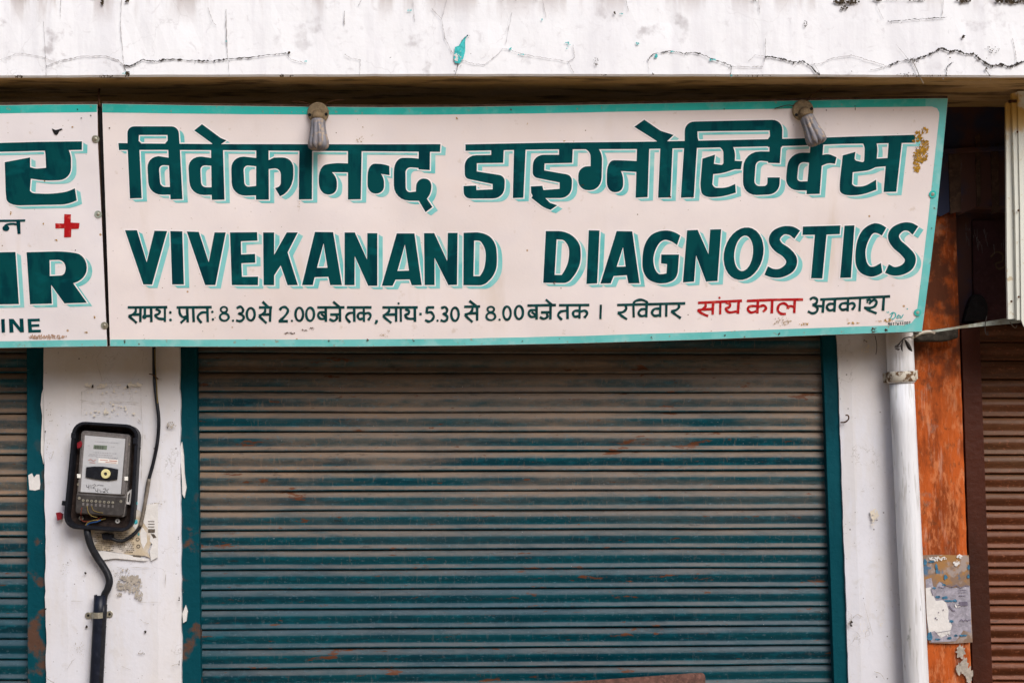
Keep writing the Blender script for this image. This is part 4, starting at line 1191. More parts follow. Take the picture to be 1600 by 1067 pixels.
# lintel hood of the right shop
prism('hood_front', [(1424, 150), (2500, 150), (2500, 318), (1530, 322), (1505, 333), (1488, 329), (1470, 338), (1455, 334), (1440, 344), (1424, 340)], 0.012, 0.2, M['hood'], rs)
prism('hood', [(1424, 150), (2500, 150), (2500, 508), (1510, 508), (1500, 508)], 0.105, 0.18, M['hood'], rs, label='dark hood above the brown shutter')
prism('hood_trim', [(1500, 322), (2500, 318), (2500, 328), (1500, 332)], 0.095, 0.12, M['hood'], rs)
prism('hood_board', [(1520, 345), (2500, 338), (2500, 503), (1522, 505)], 0.085, 0.11, plain('dark_maroon_board', (0.05, 0.02, 0.022), .8), rs)
HP = YP(0.084)
small_word('painted_mark', HP, 'P', [{'p': [(1548, 402), (1556, 394), (1566, 397), (1566, 408), (1556, 412), (1560, 420), (1570, 416), (1572, 404)], 'w': 2.6}], rs, plain('dim_ochre_mark', (0.09, 0.06, 0.035), .9), base=0.0005)
for (a_, b_, c_, d_, yy) in ((1482, 1500, 240, 330, .006), (1524, 1531, 214, 318, .004), (1548, 1560, 230, 330, .006)):
    prism('hood_batten', [(a_, c_), (b_, c_ - 6), (b_ + 2, d_), (a_ + 3, d_ + 4)], yy, .02, M['frame_brown'], rs)
prism('hood_trim', [(1424, 236), (1600, 226), (1600, 233), (1424, 243)], -0.01, 0.02, M['hood'], rs)
prism('hood_blob', [(1512, 478, 8), (1520, 458, 10), (1538, 462, 8), (1545, 480, 6), (1542, 500), (1506, 503)], 0.06, 0.09, M['black'], rs, bevel=.004)
fl = Flat(HP)
rn = random.Random(4)
for i in range(26):
    x, y = rn.uniform(1508, 1572), rn.uniform(355, 385); L_ = rn.uniform(2, 16)
    v, f = ribbon([(x, y), (x + rn.uniform(-1, 2), y + L_)], [rn.uniform(.4, 1.1), .3]); fl.add(v, f, 0.0004 + i * 1e-5)
fl.build('paint_drip', [plain('dim_white_drip', (0.16, 0.16, 0.16), .8)], rs)

# paint chips, sticker remains
tag(prism('torn_sticker', [(44, 742), (50, 739), (53, 746), (57, 741), (61.5, 741), (63, 756), (62, 764), (55, 766), (46, 765)], 0.019, 0.0195, M['paper'], None), 'torn white sticker on the teal rail of the left shutter', 'sticker')

# ------------------------------------------------------------------ right sign
RP = Plane(at(1593, 140, -0.30), at(1700, 140, -0.27), at(1597, 515, -0.22))
rsn = thing('shop_signboard', 'pale green and white boxed sign at the right edge with rusty ochre top', 'signboard', RP.at(1600, 500))
prism('sheet', [(1590, 143), (2300, 120), (2300, 520), (1610, 518), (1600, 513, 8), (1596, 500), (1594, 330)], 0, 0, M['cream_sign'], rsn, plane=RP, thick=0.004)
prism('frame_rail', [(1576.5, 160), (1583, 158), (1589, 330), (1592.5, 498), (1579.5, 499), (1577.5, 400)], -0.02, 0, M['cream_sign'], rsn, plane=RP, thick=0.010)
prism('frame_rail', [(1582.5, 146), (1590.5, 144), (1595, 330), (1598.5, 500), (1590.5, 500), (1587.5, 330)], -0.006, 0, M['cream_sign'], rsn, plane=RP, thick=0.012)
prism('bracket', [(1580, 156), (1589.5, 156), (1589.5, 160.5), (1580, 160.5)], -0.003, 0, M['rust_dark'], rsn, plane=RP, thick=.02)
prism('support_bar', [(1436, 519.5), (1480, 512.5), (1580, 496), (1594, 493), (1595, 504), (1500, 513), (1438, 522.5)], -0.12, -0.095, M['strut'], rsn, label='weathered steel bar running to the diagnostics sign')
prism('support_bar', [(1441, 499), (1500, 494), (1500, 513), (1438, 521)], -0.085, -0.06, plain('dark_green_black_steel', (0.018, 0.016, 0.012), .8), rsn) if False else None
for (x, y) in [(1589.5, 206.5), (1591, 329), (1591.5, 464), (1580, 471)]:
    disc('screw', RP.at(x, y, 0.001), RP.n, 0.004, 0.001, M['rust_dark'], rsn, sides=10)
tube('loose_wire', catmull([at(1578, 503, -.13), at(1583, 510, -.14), at(1587, 512, -.13), at(1589, 508, -.13)]), 0.0015, M['cable_dusty'], rsn, 6)
tube('loose_wire', catmull([at(1542, 494, -.125), at(1540, 503, -.13), at(1539, 515, -.12), at(1541, 522, -.12), at(1544, 523, -.12), at(1543, 518, -.12)]), 0.0015, M['leaf'], rsn, 6)

# ------------------------------------------------------------------ drain pipe
def pc(y):
    return 1407.0 + (y - 560) * 0.049
pipe = thing('drain_pipe', 'white painted drain pipe with grey worn spots between white pillar and orange column', 'pipe', Vector((at(pc(1000), 1000, -.045).x, -.045, 0)))
PY = -0.048
pp = [at(pc(y), y, PY) for y in range(600, 1441, 60)]
tube('pipe_length', pp, 0.0425, M['pipe'], pipe, 28)
up = [at(pc(y), y, PY) for y in (300, 400, 500, 560, 597)]
tube('pipe_socket', up + [up[-1] + Vector((0, 0, -.004))], [0.047] * 5 + [0.043], M['pipe'], pipe, 28)
pb = at(pc(588), 588, PY); pb2 = at(pc(599), 599, PY)
tube('clamp', [at(pc(580.5), 580.5, PY), at(pc(582), 582, PY), at(pc(595), 595, PY), at(pc(596.5), 596.5, PY)], [0.0485, 0.0515, 0.0515, 0.0485], M['clamp_rust'], pipe, 28)
prism('clamp_ear', [(1380.5, 583), (1389, 582), (1389, 597), (1381.5, 598)], -0.012, 0.002, M['clamp_rust'], pipe, bevel=0.001)
prism('clamp_ear', [(1428, 579), (1433.5, 578), (1434.5, 592), (1428, 594)], -0.06, -0.03, M['clamp_rust'], pipe, bevel=0.001)

# ------------------------------------------------------------------ electricity meter
MD = 0.62
_prism, _at, _YP = prism, at, YP
def prism(name, pts, Yf, Yb, mat, parent=None, **kw):
    return _prism(name, pts, Yf * MD, Yb * MD, mat, parent, **kw)
def mat_(px, py, Y):
    return _at(px, py, Y * MD)
def YP(Y):
    return _YP(Y * MD)

mt = thing('electricity_meter', 'electricity meter in an open black plastic tray on the left white pillar', 'meter', at(160, 745, 0))
TO = [(114, 657.5, 20), (217, 664, 20), (207.5, 832, 22), (98, 825, 22)]
def inset(pts, d, r):
    c = (sum(p[0] for p in pts) / 4, sum(p[1] for p in pts) / 4)
    return [(p[0] + (d if p[0] < c[0] else -d), p[1] + (d if p[1] < c[1] else -d), r) for p in pts]
prism('tray_rim', TO, -0.105, -0.095, M['box_black'], mt, holes=[inset(TO, 5.0, 16)], bevel=0)
prism('tray_rim', inset(TO, 1.6, 19), -0.111, -0.104, M['box_black'], mt, holes=[inset(TO, 3.8, 17)], bevel=0)
prism('tray_wall', inset(TO, 2.2, 19), -0.096, -0.002, M['box_black'], mt, holes=[inset(TO, 5.2, 16)])
prism('tray_back', inset(TO, 3, 18), -0.024, -0.003, M['box_inner'], mt)
for p in ([(111, 676), (118, 677), (117.5, 685), (110.5, 684)], [(208, 684), (215, 685), (214.5, 694), (207.5, 693)]):
    prism('latch', p, -0.115, -0.10, M['box_black'], mt, bevel=0.001)
# body, smoky cover and face
body = [(127, 672, 6), (204.5, 679, 6), (198, 776, 3), (194, 808, 3), (118, 802, 3), (120, 770, 3)]
prism('meter_body', body, -0.070, -0.014, M['meter_grey'], mt, bevel=0.003)
prism('cover_ridge', [(130, 676), (201, 682.5), (195, 772), (122.5, 768)], -0.080, -0.071, M['meter_grey'], mt, holes=[[(132.5, 679), (197.5, 684.5), (190, 773), (125.5, 768.5)]], bevel=0)
prism('terminal_cover', [(119, 772), (196, 777), (192, 806, 4), (117.5, 801, 4)], -0.082, -0.071, M['meter_dark'], mt, bevel=0.002)
face = [(132.5, 679.5), (196, 684.5), (188.5, 771.5), (125, 768.5)]
prism('face_plate', face, -0.0765, -0.0715, M['meter_face'], mt)
for xx, yy in ((196, 0), (124, 0)):
    pass
FP = YP(-0.0765)
def fprism(name, pts, dz, mat, th=0.003, bevel=0):
    return prism(name, pts, -0.0765 - dz, -0.0765 - dz + th, mat, mt, bevel=bevel)
fprism('display', [(146.5, 694.8), (167.5, 696), (166.8, 702.5), (145.8, 701.2)], 0.0008, M['lcd'], 0.0007)
small_word('print', FP, 'P', [{'p': [(149 + i * 3.6, 696.8 + i * .2), (150.6 + i * 3.6, 696.9 + i * .2), (150.2 + i * 3.6, 700.3 + i * .2), (148.8 + i * 3.6, 700.2 + i * .2)], 'c': True, 'w': .6} for i in range(4)], mt, M['ink'], base=0.0012)
rows = []
for (x0_, x1_, y_, sl_) in [(148, 186, 689.6, .07), (174, 180, 697.6, .07), (137, 141, 696, .07), (146, 182, 706.5, .06), (140, 176, 709.5, .06), (150, 184, 713.5, .06), (138, 152, 711.5, .06), (170, 184, 716.5, .06)]:
    x = x0_
    while x < x1_:
        L_ = random.uniform(1.5, 4)
        rows.append({'p': [(x, y_ + (x - x0_) * sl_), (min(x + L_, x1_), y_ + (min(x + L_, x1_) - x0_) * sl_)], 'w': random.uniform(.5, 1.0)})
        x += L_ + .9
small_word('print', FP, 'P', rows, mt, M['ink_grey'], base=0.0006)
fprism('label', [(154, 715.5), (184.5, 718), (184, 725), (153.5, 722.5)], 0.0008, M['white_label'], 0.0007)
small_word('print', FP, 'P', [{'p': [(156, 718), (169, 719)], 'w': .8}, {'p': [(171, 719.3), (183, 720.3)], 'w': 1.1}, {'p': [(165, 721.7), (182, 723)], 'w': .8}, {'p': [(138, 719), (142, 717.5), (146, 720), (150, 718)], 'w': .8}, {'p': [(140, 722), (149, 723)], 'w': .6}], mt, M['ink_red'], base=0.0012)
prism('knob_band', [(134.5, 729.5), (147, 728.5), (160, 728.7), (173, 730.5), (184.5, 733), (183, 749), (170, 750.7), (158, 750), (145, 748), (133.5, 745.2)], -0.086, -0.077, M['box_black'], mt, bevel=0.0015)
disc('knob', mat_(165.5, 740, -0.086), Vector((0, -1, 0)), 0.0165, 0.006, M['yellow_ring'], mt, sides=28, hole=0.006)
disc('knob_pin', mat_(165.5, 740, -0.086), Vector((0, -1, 0)), 0.0060, 0.003, M['meter_dark'], mt, sides=16)
small_word('handwriting', FP, 'P', [{'p': p, 'w': .75} for p in ([(135, 757), (136, 761), (139, 760), (139, 757), (139, 764)], [(142, 757), (142.5, 763)], [(144, 758.5), (148, 756.5), (149, 759), (145, 762), (149, 763)], [(151, 759), (154, 757.5), (156, 757)], [(156, 758), (162, 758.5)],
      [(149, 764), (150, 767), (153, 766), (153, 763), (153, 769)], [(156, 764), (157, 768), (160, 767)], [(161, 764), (165, 763), (164, 767), (161, 768), (165, 769)], [(170, 764), (166.5, 766), (169, 769)])], mt, M['ink'], base=0.0006)
for (x, y) in [(123, 743.5), (197, 747.5)]:
    prism('seal', [(x - 2.8, y - 3.2), (x + 2.8, y - 3.0), (x + 2.8, y + 3.4), (x - 2.8, y + 3.0)], -0.084, -0.076, M['seal_white'], mt, bevel=0.001)
for i in range(8):
    disc('terminal_screw', mat_(130 + i * 6.6, 781.5 + i * .5, -0.082), Vector((0, -1, 0)), 0.0048, 0.0015, M['steel'], mt, sides=12, hole=0.0016)
    prism('terminal_slot', [(128.5 + i * 6.6, 785 + i * .5), (131.6 + i * 6.6, 785.2 + i * .5), (131.4 + i * 6.6, 789.5 + i * .5), (128.4 + i * 6.6, 789.3 + i * .5)], -0.0825, -0.081, M['meter_grey'], mt)
for (x, y) in [(124, 778), (189, 783), (122.5, 756.5), (194, 760), (201, 694)]:
    disc('body_screw', mat_(x, y, -0.0825 if y > 770 else -0.0705), Vector((0, -1, 0)), 0.005, 0.0018, M['steel'], mt, sides=12)
prism('red_tag', [(120, 692), (126, 688.5), (128.5, 693), (126, 699), (120.5, 700.5)], -0.085, -0.075, M['red_plastic'], mt, bevel=0.001)
prism('side_flap', [(198, 770), (206, 763.5), (203.5, 788), (196.5, 787)], -0.06, -0.045, M['paper'], mt, holes=[[(200, 773), (203.5, 768), (201.5, 785), (199, 784)]])
disc('wall_screw', mat_(184, 813.5, -0.0245), Vector((0, -1, 0)), 0.0085, 0.004, M['white_label'], mt, sides=18, hole=0.0035)
disc('wall_screw', mat_(127, 809, -0.0245), Vector((0, -1, 0)), 0.0085, 0.004, M['steel'], mt, sides=18, hole=0.0035)
def pxc(pts, Y, k=1.0):
    return catmull([at(x, y, (Y if not isinstance(Y, list) else Y[i])) for i, (x, y) in enumerate(pts)], 6)
tube('wire', pxc([(130, 800), (126, 808), (130, 814), (140, 814), (150, 812), (160, 806)], -.025), 0.0022, M['wire_red'], mt, 8)
tube('wire', pxc([(133, 824), (136, 817), (145, 813), (156, 812), (165, 810)], -.028), 0.0022, M['wire_yellow'], mt, 8)
tube('wire', pxc([(132, 827), (137, 819), (144, 816), (151, 815), (158, 812)], -.031), 0.0024, M['wire_blue'], mt, 8)
tube('wire', pxc([(136, 790), (138, 800), (144, 806), (152, 808)], -.053), 0.0012, M['wire_yellow'], mt, 8)
tube('wire', pxc([(128, 792), (127, 798), (126, 804)], -.053), 0.0012, M['wire_red'], mt, 8)
tube('wire', pxc([(143, 790), (146, 797), (154, 800), (161, 801)], -.053), 0.0012, M['wire_yellow'], mt, 8)
prism('cable_gland', [(158, 833), (176, 834.5), (175, 844), (160, 843)], -0.06, -0.02, M['box_black'], mt, bevel=0.003)
prism('red_tag', [(87, 801), (92, 800), (97, 803), (96, 811), (89.5, 813)], -0.035, -0.01, M['red_plastic'], mt, bevel=0.001)
prism('tray_lug', [(97, 782), (103, 783), (102, 790), (96, 789)], -0.05, -0.02, M['box_black'], mt, bevel=0.001)

prism, YP = _prism, _YP

# ------------------------------------------------------------------ cables and conduit
cc = tube('cable', pxc([(240.5, 520), (240.5, 545), (241, 585), (244, 620), (248, 655), (246, 690), (239, 725), (231, 755), (226, 790), (221, 815), (217, 825), (208, 835), (196, 843), (186, 845), (174, 841)],
     [-.03, -.022, -.012, -.02, -.025, -.02, -.012, -.015, -.012, -.012, -.014, -.02, -.024, -.03, -.035]), 0.0062, M['cable'], None, 10)
tag(cc, 'thin black cable hanging from the sign down beside the meter', 'cable')
tube('cable_sheath', pxc([(233, 748), (228, 778), (224, 800), (219.5, 822)], [-.017, -.019, -.018, -.016]), 0.0065, M['cable_dusty'], cc, 10, label='dusty grey twin wire')
tube('cable_tie', pxc([(233, 584), (240, 586), (247, 592)], -.022), 0.0022, M['rust_dark'], cc, 6)
tube('cable_sheath', pxc([(242, 545), (243, 575), (245, 600), (246, 630)], [-.030, -.019, -.024, -.028]), 0.0016, M['wire_yellow'], cc, 6)
kc = tube('cable', pxc([(136, 822), (137, 835), (142, 852), (151, 869), (161, 884), (168, 896), (171, 908), (168, 920), (163, 930), (160, 950)], [-.04, -.05, -.045, -.03, -.025, -.025, -.028, -.028, -.026, -.026]), 0.0125, M['cable'], None, 16)
tag(kc, 'thick black cable curving from the bottom of the meter into the conduit', 'cable')
cond = thing('conduit', 'dark navy conduit pipe clamped on the left pillar below the meter', 'conduit', Vector((at(150, 1060, -.03).x, -.03, 0)))
cp = [at(157 - (y - 930) * 0.052, y, -0.027) for y in (929, 960, 1000, 1067, 1200, 1440)]
# split tube with a visible open edge at the top
vs, fs = [], []
for i, p in enumerate(cp):
    for k in range(21):
        a = math.radians(-60 + k * 300 / 20) + math.radians(200)
        vs.append(p + Vector((math.cos(a), math.sin(a), 0)) * 0.0195)
for i in range(len(cp) - 1):
    for k in range(20):
        a = i * 21 + k
        fs.append((a, a + 1, a + 22, a + 21))
co = mesh_obj('conduit_tube', vs, fs, M['conduit'], cond, smooth=True)
sm = co.modifiers.new('wall', 'SOLIDIFY'); sm.thickness = 0.0025; sm.offset = -1
tube('inner_cable', [at(161 - (y - 945) * 0.05, y, -0.029) for y in (944, 960, 1000, 1067, 1200, 1440)], 0.0145, M['cable'], cond, 14)
cl = thing('pipe_clamp', 'small steel saddle clamp holding the conduit to the pillar', 'clamp', at(154, 960, 0))
arc = []
c0 = at(154.5, 960, -0.027)
pts = [at(136, 961, -.004), at(142, 961, -.004)] + [c0 + Vector((math.cos(math.radians(a)), -abs(math.sin(math.radians(a))) * 1.0, 0)) * 0.024 for a in range(180, -1, -20)] + [at(168, 959.5, -.004), at(174, 959.3, -.004)]
vs, fs = [], []
for p in pts:
    vs += [p + Vector((0, 0, .010)), p + Vector((0, 0, -.010))]
for i in range(len(pts) - 1):
    fs.append((2 * i, 2 * i + 1, 2 * i + 3, 2 * i + 2))
bo = mesh_obj('band', vs, fs, M['steel'], cl, smooth=False)
s2 = bo.modifiers.new('wall', 'SOLIDIFY'); s2.thickness = 0.002
for (x, y) in [(138, 961), (171.5, 959)]:
    disc('ear', at(x, y, -.004), Vector((0, -1, 0)), 0.0115, 0.002, M['steel'], cl, hole=.004)
    disc('screw', at(x, y, -.004), Vector((0, -1, 0)), 0.0045, 0.003, M['black'], cl, sides=12)

# ------------------------------------------------------------------ posters and marks on pillars
WP = YP(-0.008)
po = thing('torn_poster', 'torn yellowed newsprint poster stuck on the pillar under the meter', 'poster', at(200, 840, -.008))
def sheetp(name, pts, off, mat, parent, plane=WP):
    return prism(name, pts, off, 0, mat, parent, plane=plane, thick=0.0006)
sheetp('newsprint', [(141, 828), (160, 815), (206, 800), (215, 796), (222, 800), (243, 812), (247, 818), (243, 840), (236, 848), (231, 862), (235, 871), (226, 868), (200, 866), (172, 861), (149, 858)], 0.0002, M['news'], po)
sheetp('torn_layer', [(228, 788), (247, 786), (247, 870), (236, 876), (234, 862), (238, 850), (234, 845), (236, 830), (228, 822), (222, 812)], 0.0012, M['paper'], po)
sheetp('torn_layer', [(147, 859), (160, 860), (200, 866), (234, 874), (225, 876), (180, 872), (150, 876), (142, 872)], 0.0014, M['paper'], po)
sheetp('torn_layer', [(222, 822), (229, 832), (230, 846), (224, 857), (220, 846), (219, 832)], 0.0016, M['paper'], po)
sheetp('torn_layer', [(208, 812), (216, 811), (216, 820), (212, 827), (208, 822)], 0.0020, M['paper'], po)
fl = Flat(WP)
v2 = ragged(212.5, 815, 3.4, 3.6, 3, 12); fl.add(v2, [tuple(range(len(v2)))], 0.003)
v2 = ragged(214, 786, 2, 2.4, 4, 10); fl.add(v2, [tuple(range(len(v2)))], 0.003)
v2 = ragged(217, 834, 1.2, 2.2, 5, 10); fl.add(v2, [tuple(range(len(v2)))], 0.003)
fl.build('blue_print', [M['cyan_paper']], po)
fl = Flat(WP)
rn = random.Random(9)
for j in range(11):
    for (xa, xb) in ((148, 178), (182, 210)):
        y = 833 + j * 3.0
        xs_ = xa + max(0, (j - 5)) * 1.5
        if y > 862 - (0 if xa < 170 else -2): continue
        x = xs_
        while x < xb:
            L_ = rn.uniform(1.2, 4)
            if rn.random() < .85:
                v, f = ribbon([(x, y + (x - xa) * -.03), (min(xb, x + L_), y + (x - xa + L_) * -.03)], rn.uniform(.7, 1.3)); fl.add(v, f, 0.0022 + j * 1e-5)
            x += L_ + .8
for k in range(5):
    y = 814 + k * 4.2
    v, f = ribbon([(231 + rn.random(), y), (241 + rn.random(), y + .3)], rn.uniform(.8, 1.4)); fl.add(v, f, 0.0026 + k * 1e-5)
for (y_, h_) in ((828.5, 5),):
    v2 = [(232, y_ - h_ / 2), (242.5, y_ - h_ / 2 + .3), (242.5, y_ + h_ / 2), (232, y_ + h_ / 2 - .6)]; fl.add(v2, [(0, 1, 2, 3)], 0.0028)
v2 = [(236, 833), (241, 834), (245, 839), (240, 840)]; fl.add(v2, [(0, 1, 2, 3)], 0.0028)
for (x, y) in ((215.5, 842), (216.5, 853)):
    v, f = ribbon(ell(x, y, 2.6, 2.4, n=12), 1.1, True); fl.add(v, f, 0.0024)
v, f = ribbon([(208, 868), (221, 869.5)], 1.8); fl.add(v, f, 0.0024)
fl.build('print', [M['glue'] if False else plain('worn_black_print', (0.11, 0.09, 0.07), .9, bump=0)], po)

def crack(name, plane, pts, w, mat, parent, seed, off=0.0006, sub=5, amp=1.2):
    rnd = random.Random(seed)
    out, wl = [], []
    for a, c in zip(pts[:-1], pts[1:]):
        for j in range(sub):
            t = j / sub
            out.append((a[0] + (c[0] - a[0]) * t + rnd.uniform(-amp, amp) * .6, a[1] + (c[1] - a[1]) * t + rnd.uniform(-amp, amp)))
            wl.append(w * rnd.choice((.3, .6, .9, 1.1, 1.5)) * rnd.uniform(.6, 1.1))
    out.append(pts[-1]); wl.append(w * .2)
    fl = Flat(plane)
    v, f = ribbon(out, wl)
    fl.add(v, f, off)
    return fl.build(name, [mat], parent)

# scuffs, glue residue and holes on the pillars (part of the pillar surface)
fl = Flat(WP)
for (cx, cy, rx, ry, n, s_, sz) in [(203, 912, 20, 13, 190, 1, (.5, 2.2)), (192, 896, 14, 9, 46, 2, (.4, 1.4)), (217, 930, 6, 8, 50, 3, (.5, 1.8)), (208, 905, 10, 6, 60, 31, (.6, 2.4)), (186, 928, 4, 3, 14, 4, (.4, 1.5)), (268, 664, 7, 5, 30, 5, (.4, 1.4)), (220, 1020, 4, 6, 12, 6, (.3, 1)), (80, 640, 8, 12, 16, 7, (.3, 1.1)), (100, 888, 10, 10, 20, 8, (.3, .8)), (122, 1015, 12, 14, 30, 9, (.3, .8)), (75, 700, 3, 14, 10, 10, (.3, 1)), (243, 787, 10, 1.4, 26, 11, (.4, 1.2))]:
    blobs(fl, cx, cy, rx, ry, n, s_ + 200, sz, 0.0004)
fl.build('scuff', [M['glue']], pl)
fl = Flat(WP)
for (cx, cy, rx, ry, n, s_, sz) in [(150, 602, 20, 4, 16, 1, (1, 3)), (200, 602, 18, 5, 16, 2, (1, 3)), (172, 640, 44, 12, 30, 3, (.6, 2.4)), (175, 612, 40, 6, 16, 4, (.6, 2))]:
    blobs(fl, cx, cy, rx, ry, n, s_ + 60, sz, 0.0003)
fl.build('scuff', [M['paper_cream']], pl)
fl = Flat(WP)
for (cx, cy, rx, ry, n, s_, sz) in [(144.5, 603.5, 1.2, 2.6, 12, 1, (.6, 1.5)), (199.5, 604, 1, 2.4, 12, 2, (.6, 1.4)), (133.5, 895, .8, .8, 5, 3, (.8, 1.6)), (130.5, 907, .3, .3, 2, 4, (.4, .7)), (116.5, 912, .4, .4, 3, 5, (.4, .9)), (135.5, 979, 1, 1, 8, 6, (.8, 1.8)), (164.8, 978.5, .8, .8, 6, 7, (.8, 1.7)), (227, 986.5, 1.4, 1, 8, 8, (.8, 1.8)), (225.5, 1021, .6, 1.6, 5, 9, (.4, 1)), (71.5, 951, .8, 1.4, 5, 10, (.5, 1.2)), (71, 675, .8, 2, 6, 11, (.5, 1.2)), (266, 660, 5, .6, 6, 12, (.3, .7)), (262, 668, .5, 4, 7, 13, (.3, .7)), (279, 840, .8, 3, 6, 14, (.4, 1.1)), (280, 935, .8, 4, 8, 15, (.5, 1.3)), (280, 1035, .8, 4, 8, 16, (.4, 1)), (219, 701, .8, 3, 6, 17, (.4, 1)), (98, 785, .6, 2, 4, 18, (.4, 1)), (78, 975, .5, .5, 2, 19, (.3, .6))]:
    blobs(fl, cx, cy, rx, ry, n, s_ + 300, sz, 0.0009)
fl.build('hole', [M['crack']], pl)
for i, (p, w) in enumerate([([(125, 625), (150, 629), (175, 627), (200, 628), (218, 629)], .7), ([(77, 658), (83, 657)], 1.0), ([(78, 708), (84, 705), (80, 716), (76, 714)], .6), ([(216, 655), (221, 661)], 1.4), ([(105, 1045), (113, 1032), (118, 1028)], .7), ([(112, 938), (130, 939)], .5), ([(183, 886), (210, 886), (240, 887)], .6), ([(215, 940), (255, 940)], .5),
                            ([(259, 897), (258, 918)], .6), ([(108, 873), (113, 878)], .8), ([(219, 966), (225, 972), (233, 974)], .6), ([(72, 1058), (80, 1064), (85, 1066)], 1.0), ([(268, 1040), (280, 1036)], .8), ([(190, 1040), (205, 1046)], .5), ([(128, 612), (127.5, 650)], .6), ([(128, 612), (140, 607), (160, 600), (180, 597), (205, 598), (220, 606), (221, 640), (222, 660)], .6), ([(160, 596), (150, 560), (160, 545)], .4), ([(205, 596), (222, 570), (225, 548)], .4), ([(223, 660), (222, 700), (221, 750)], .5)]):
    crack('hairline_crack', WP, p, w, M['glue'], pl, 400 + i, 0.0011, amp=.5)
# chipped edges with bare coats beside the teal rails
fl = Flat(WP)
EC = YP(0.012)
rn = random.Random(3)
cp_ = thing('dummy', 'x', 'x') if False else None
for (pts) in [[(281, 700), (284, 690), (287, 712), (288, 740), (291, 762), (288, 778), (285, 772), (284, 745)], [(70, 600), (65, 615), (63.5, 632), (66, 650), (64, 690), (64, 706), (68, 725), (70, 700)], [(285, 958), (290, 945), (293, 955), (291, 970), (286, 973)]]:
    prism('plaster_flake', pts, 0.014, 0.024, M['paper'], pl)

# right pillar marks
fl = Flat(WP)
for (cx, cy, rx, ry, n, s_, sz) in [(1366, 803, 6, 9, 60, 1, (.5, 2)), (1364, 818, 3, 6, 16, 2, (.4, 1.2)), (1354, 540, 10, 12, 30, 3, (.4, 1.3)), (1378, 975, 3, 3, 8, 4, (.4, 1)), (1345, 985, 10, 14, 16, 5, (.3, .8))]:
    blobs(fl, cx, cy, rx, ry, n, s_ + 500, sz, 0.0004)
fl.build('scuff', [M['paper_cream']], pr)
fl = Flat(WP)
for (cx, cy, rx, ry, n, s_, sz) in [(1330, 974, 2.4, 5, 22, 1, (.4, 1.4)), (1370, 812, 1, 2, 4, 2, (.3, .9)), (1349, 934, .4, .4, 2, 3, (.4, .8)), (1336, 800, .3, .3, 2, 4, (.3, .6)), (1371, 718, .3, .3, 2, 5, (.3, .7)), (1352, 533, 3, 2, 8, 6, (.4, 1.2)), (1313, 623, .5, 1, 3, 7, (.3, .8))]:
    blobs(fl, cx, cy, rx, ry, n, s_ + 600, sz, 0.0009)
fl.build('hole', [M['crack']], pr)
for i, (p, w) in enumerate([([(1325, 975), (1334, 963), (1340, 959), (1349, 964)], .9), ([(1350, 940), (1356, 965), (1364, 993)], .5), ([(1366, 1048), (1376, 1052), (1382, 1061)], .8)]):
    crack('hairline_crack', WP, p, w, M['glue'], pr, 450 + i, 0.0011, amp=.5)
hk = tube('wall_hook', pxc([(1313.5, 660), (1321, 659), (1326, 654), (1325, 649), (1321, 648.5)], [-.002, -.012, -.02, -.02, -.018]), 0.0026, M['rust_dark'], None, 8)
tag(hk, 'small rusty hook sticking out of the right pillar beside the shutter', 'hook')
tw = tube('dangling_wire', pxc([(1367, 524), (1369.5, 535), (1370, 545), (1368.5, 554)], -.05), 0.0012, M['leaf'], None, 6)
tag(tw, 'thin dark wire dangling below the right end of the sign', 'wire')

# dry twig with leaves under the sign end
tg = thing('dry_twig', 'dry dark twig with leaves caught under the lower right corner of the sign', 'twig', at(1412, 527, -.13))
tube('stem', pxc([(1436, 528), (1420, 527), (1411, 530), (1408, 540), (1398, 543)], -.13), 0.0022, M['leaf'], tg, 6)
def leaf(pts, Y):
    loops = rounded([(x, y, 2) for x, y in pts])
    fr_ = [at(x, y, Y + .004 * math.sin(i)) for i, (x, y) in enumerate(loops)]
    o = mesh_obj('leaf', fr_, [tuple(range(len(fr_)))], M['leaf'], tg)
    s_ = o.modifiers.new('thick', 'SOLIDIFY'); s_.thickness = 0.001
leaf([(1410, 530), (1405, 540), (1399, 544), (1397, 541), (1404, 537)], -.132)
leaf([(1411, 531), (1410, 541), (1410.5, 550), (1407, 545), (1408, 536)], -.128)
leaf([(1413, 529), (1420, 535), (1424, 542), (1426, 550), (1419, 546), (1415, 538)], -.135)
leaf([(1397, 545), (1402, 543), (1407, 545), (1404, 548)], -.13)
tube('stem', pxc([(1424, 528), (1440, 520), (1452, 518), (1461, 520)], -.14), 0.005, M['clamp_rust'], tg, 8)

# broken ledge stone at top of the orange column
prism('sill_stone', [(1428, 518), (1498, 510), (1498, 528), (1480, 533), (1440, 533), (1428, 528)], -0.03, 0.06, plain('mouldy_dark_plaster', (0.045, 0.038, 0.03), .95, var=.5, scale=40), shop, bevel=0.006)

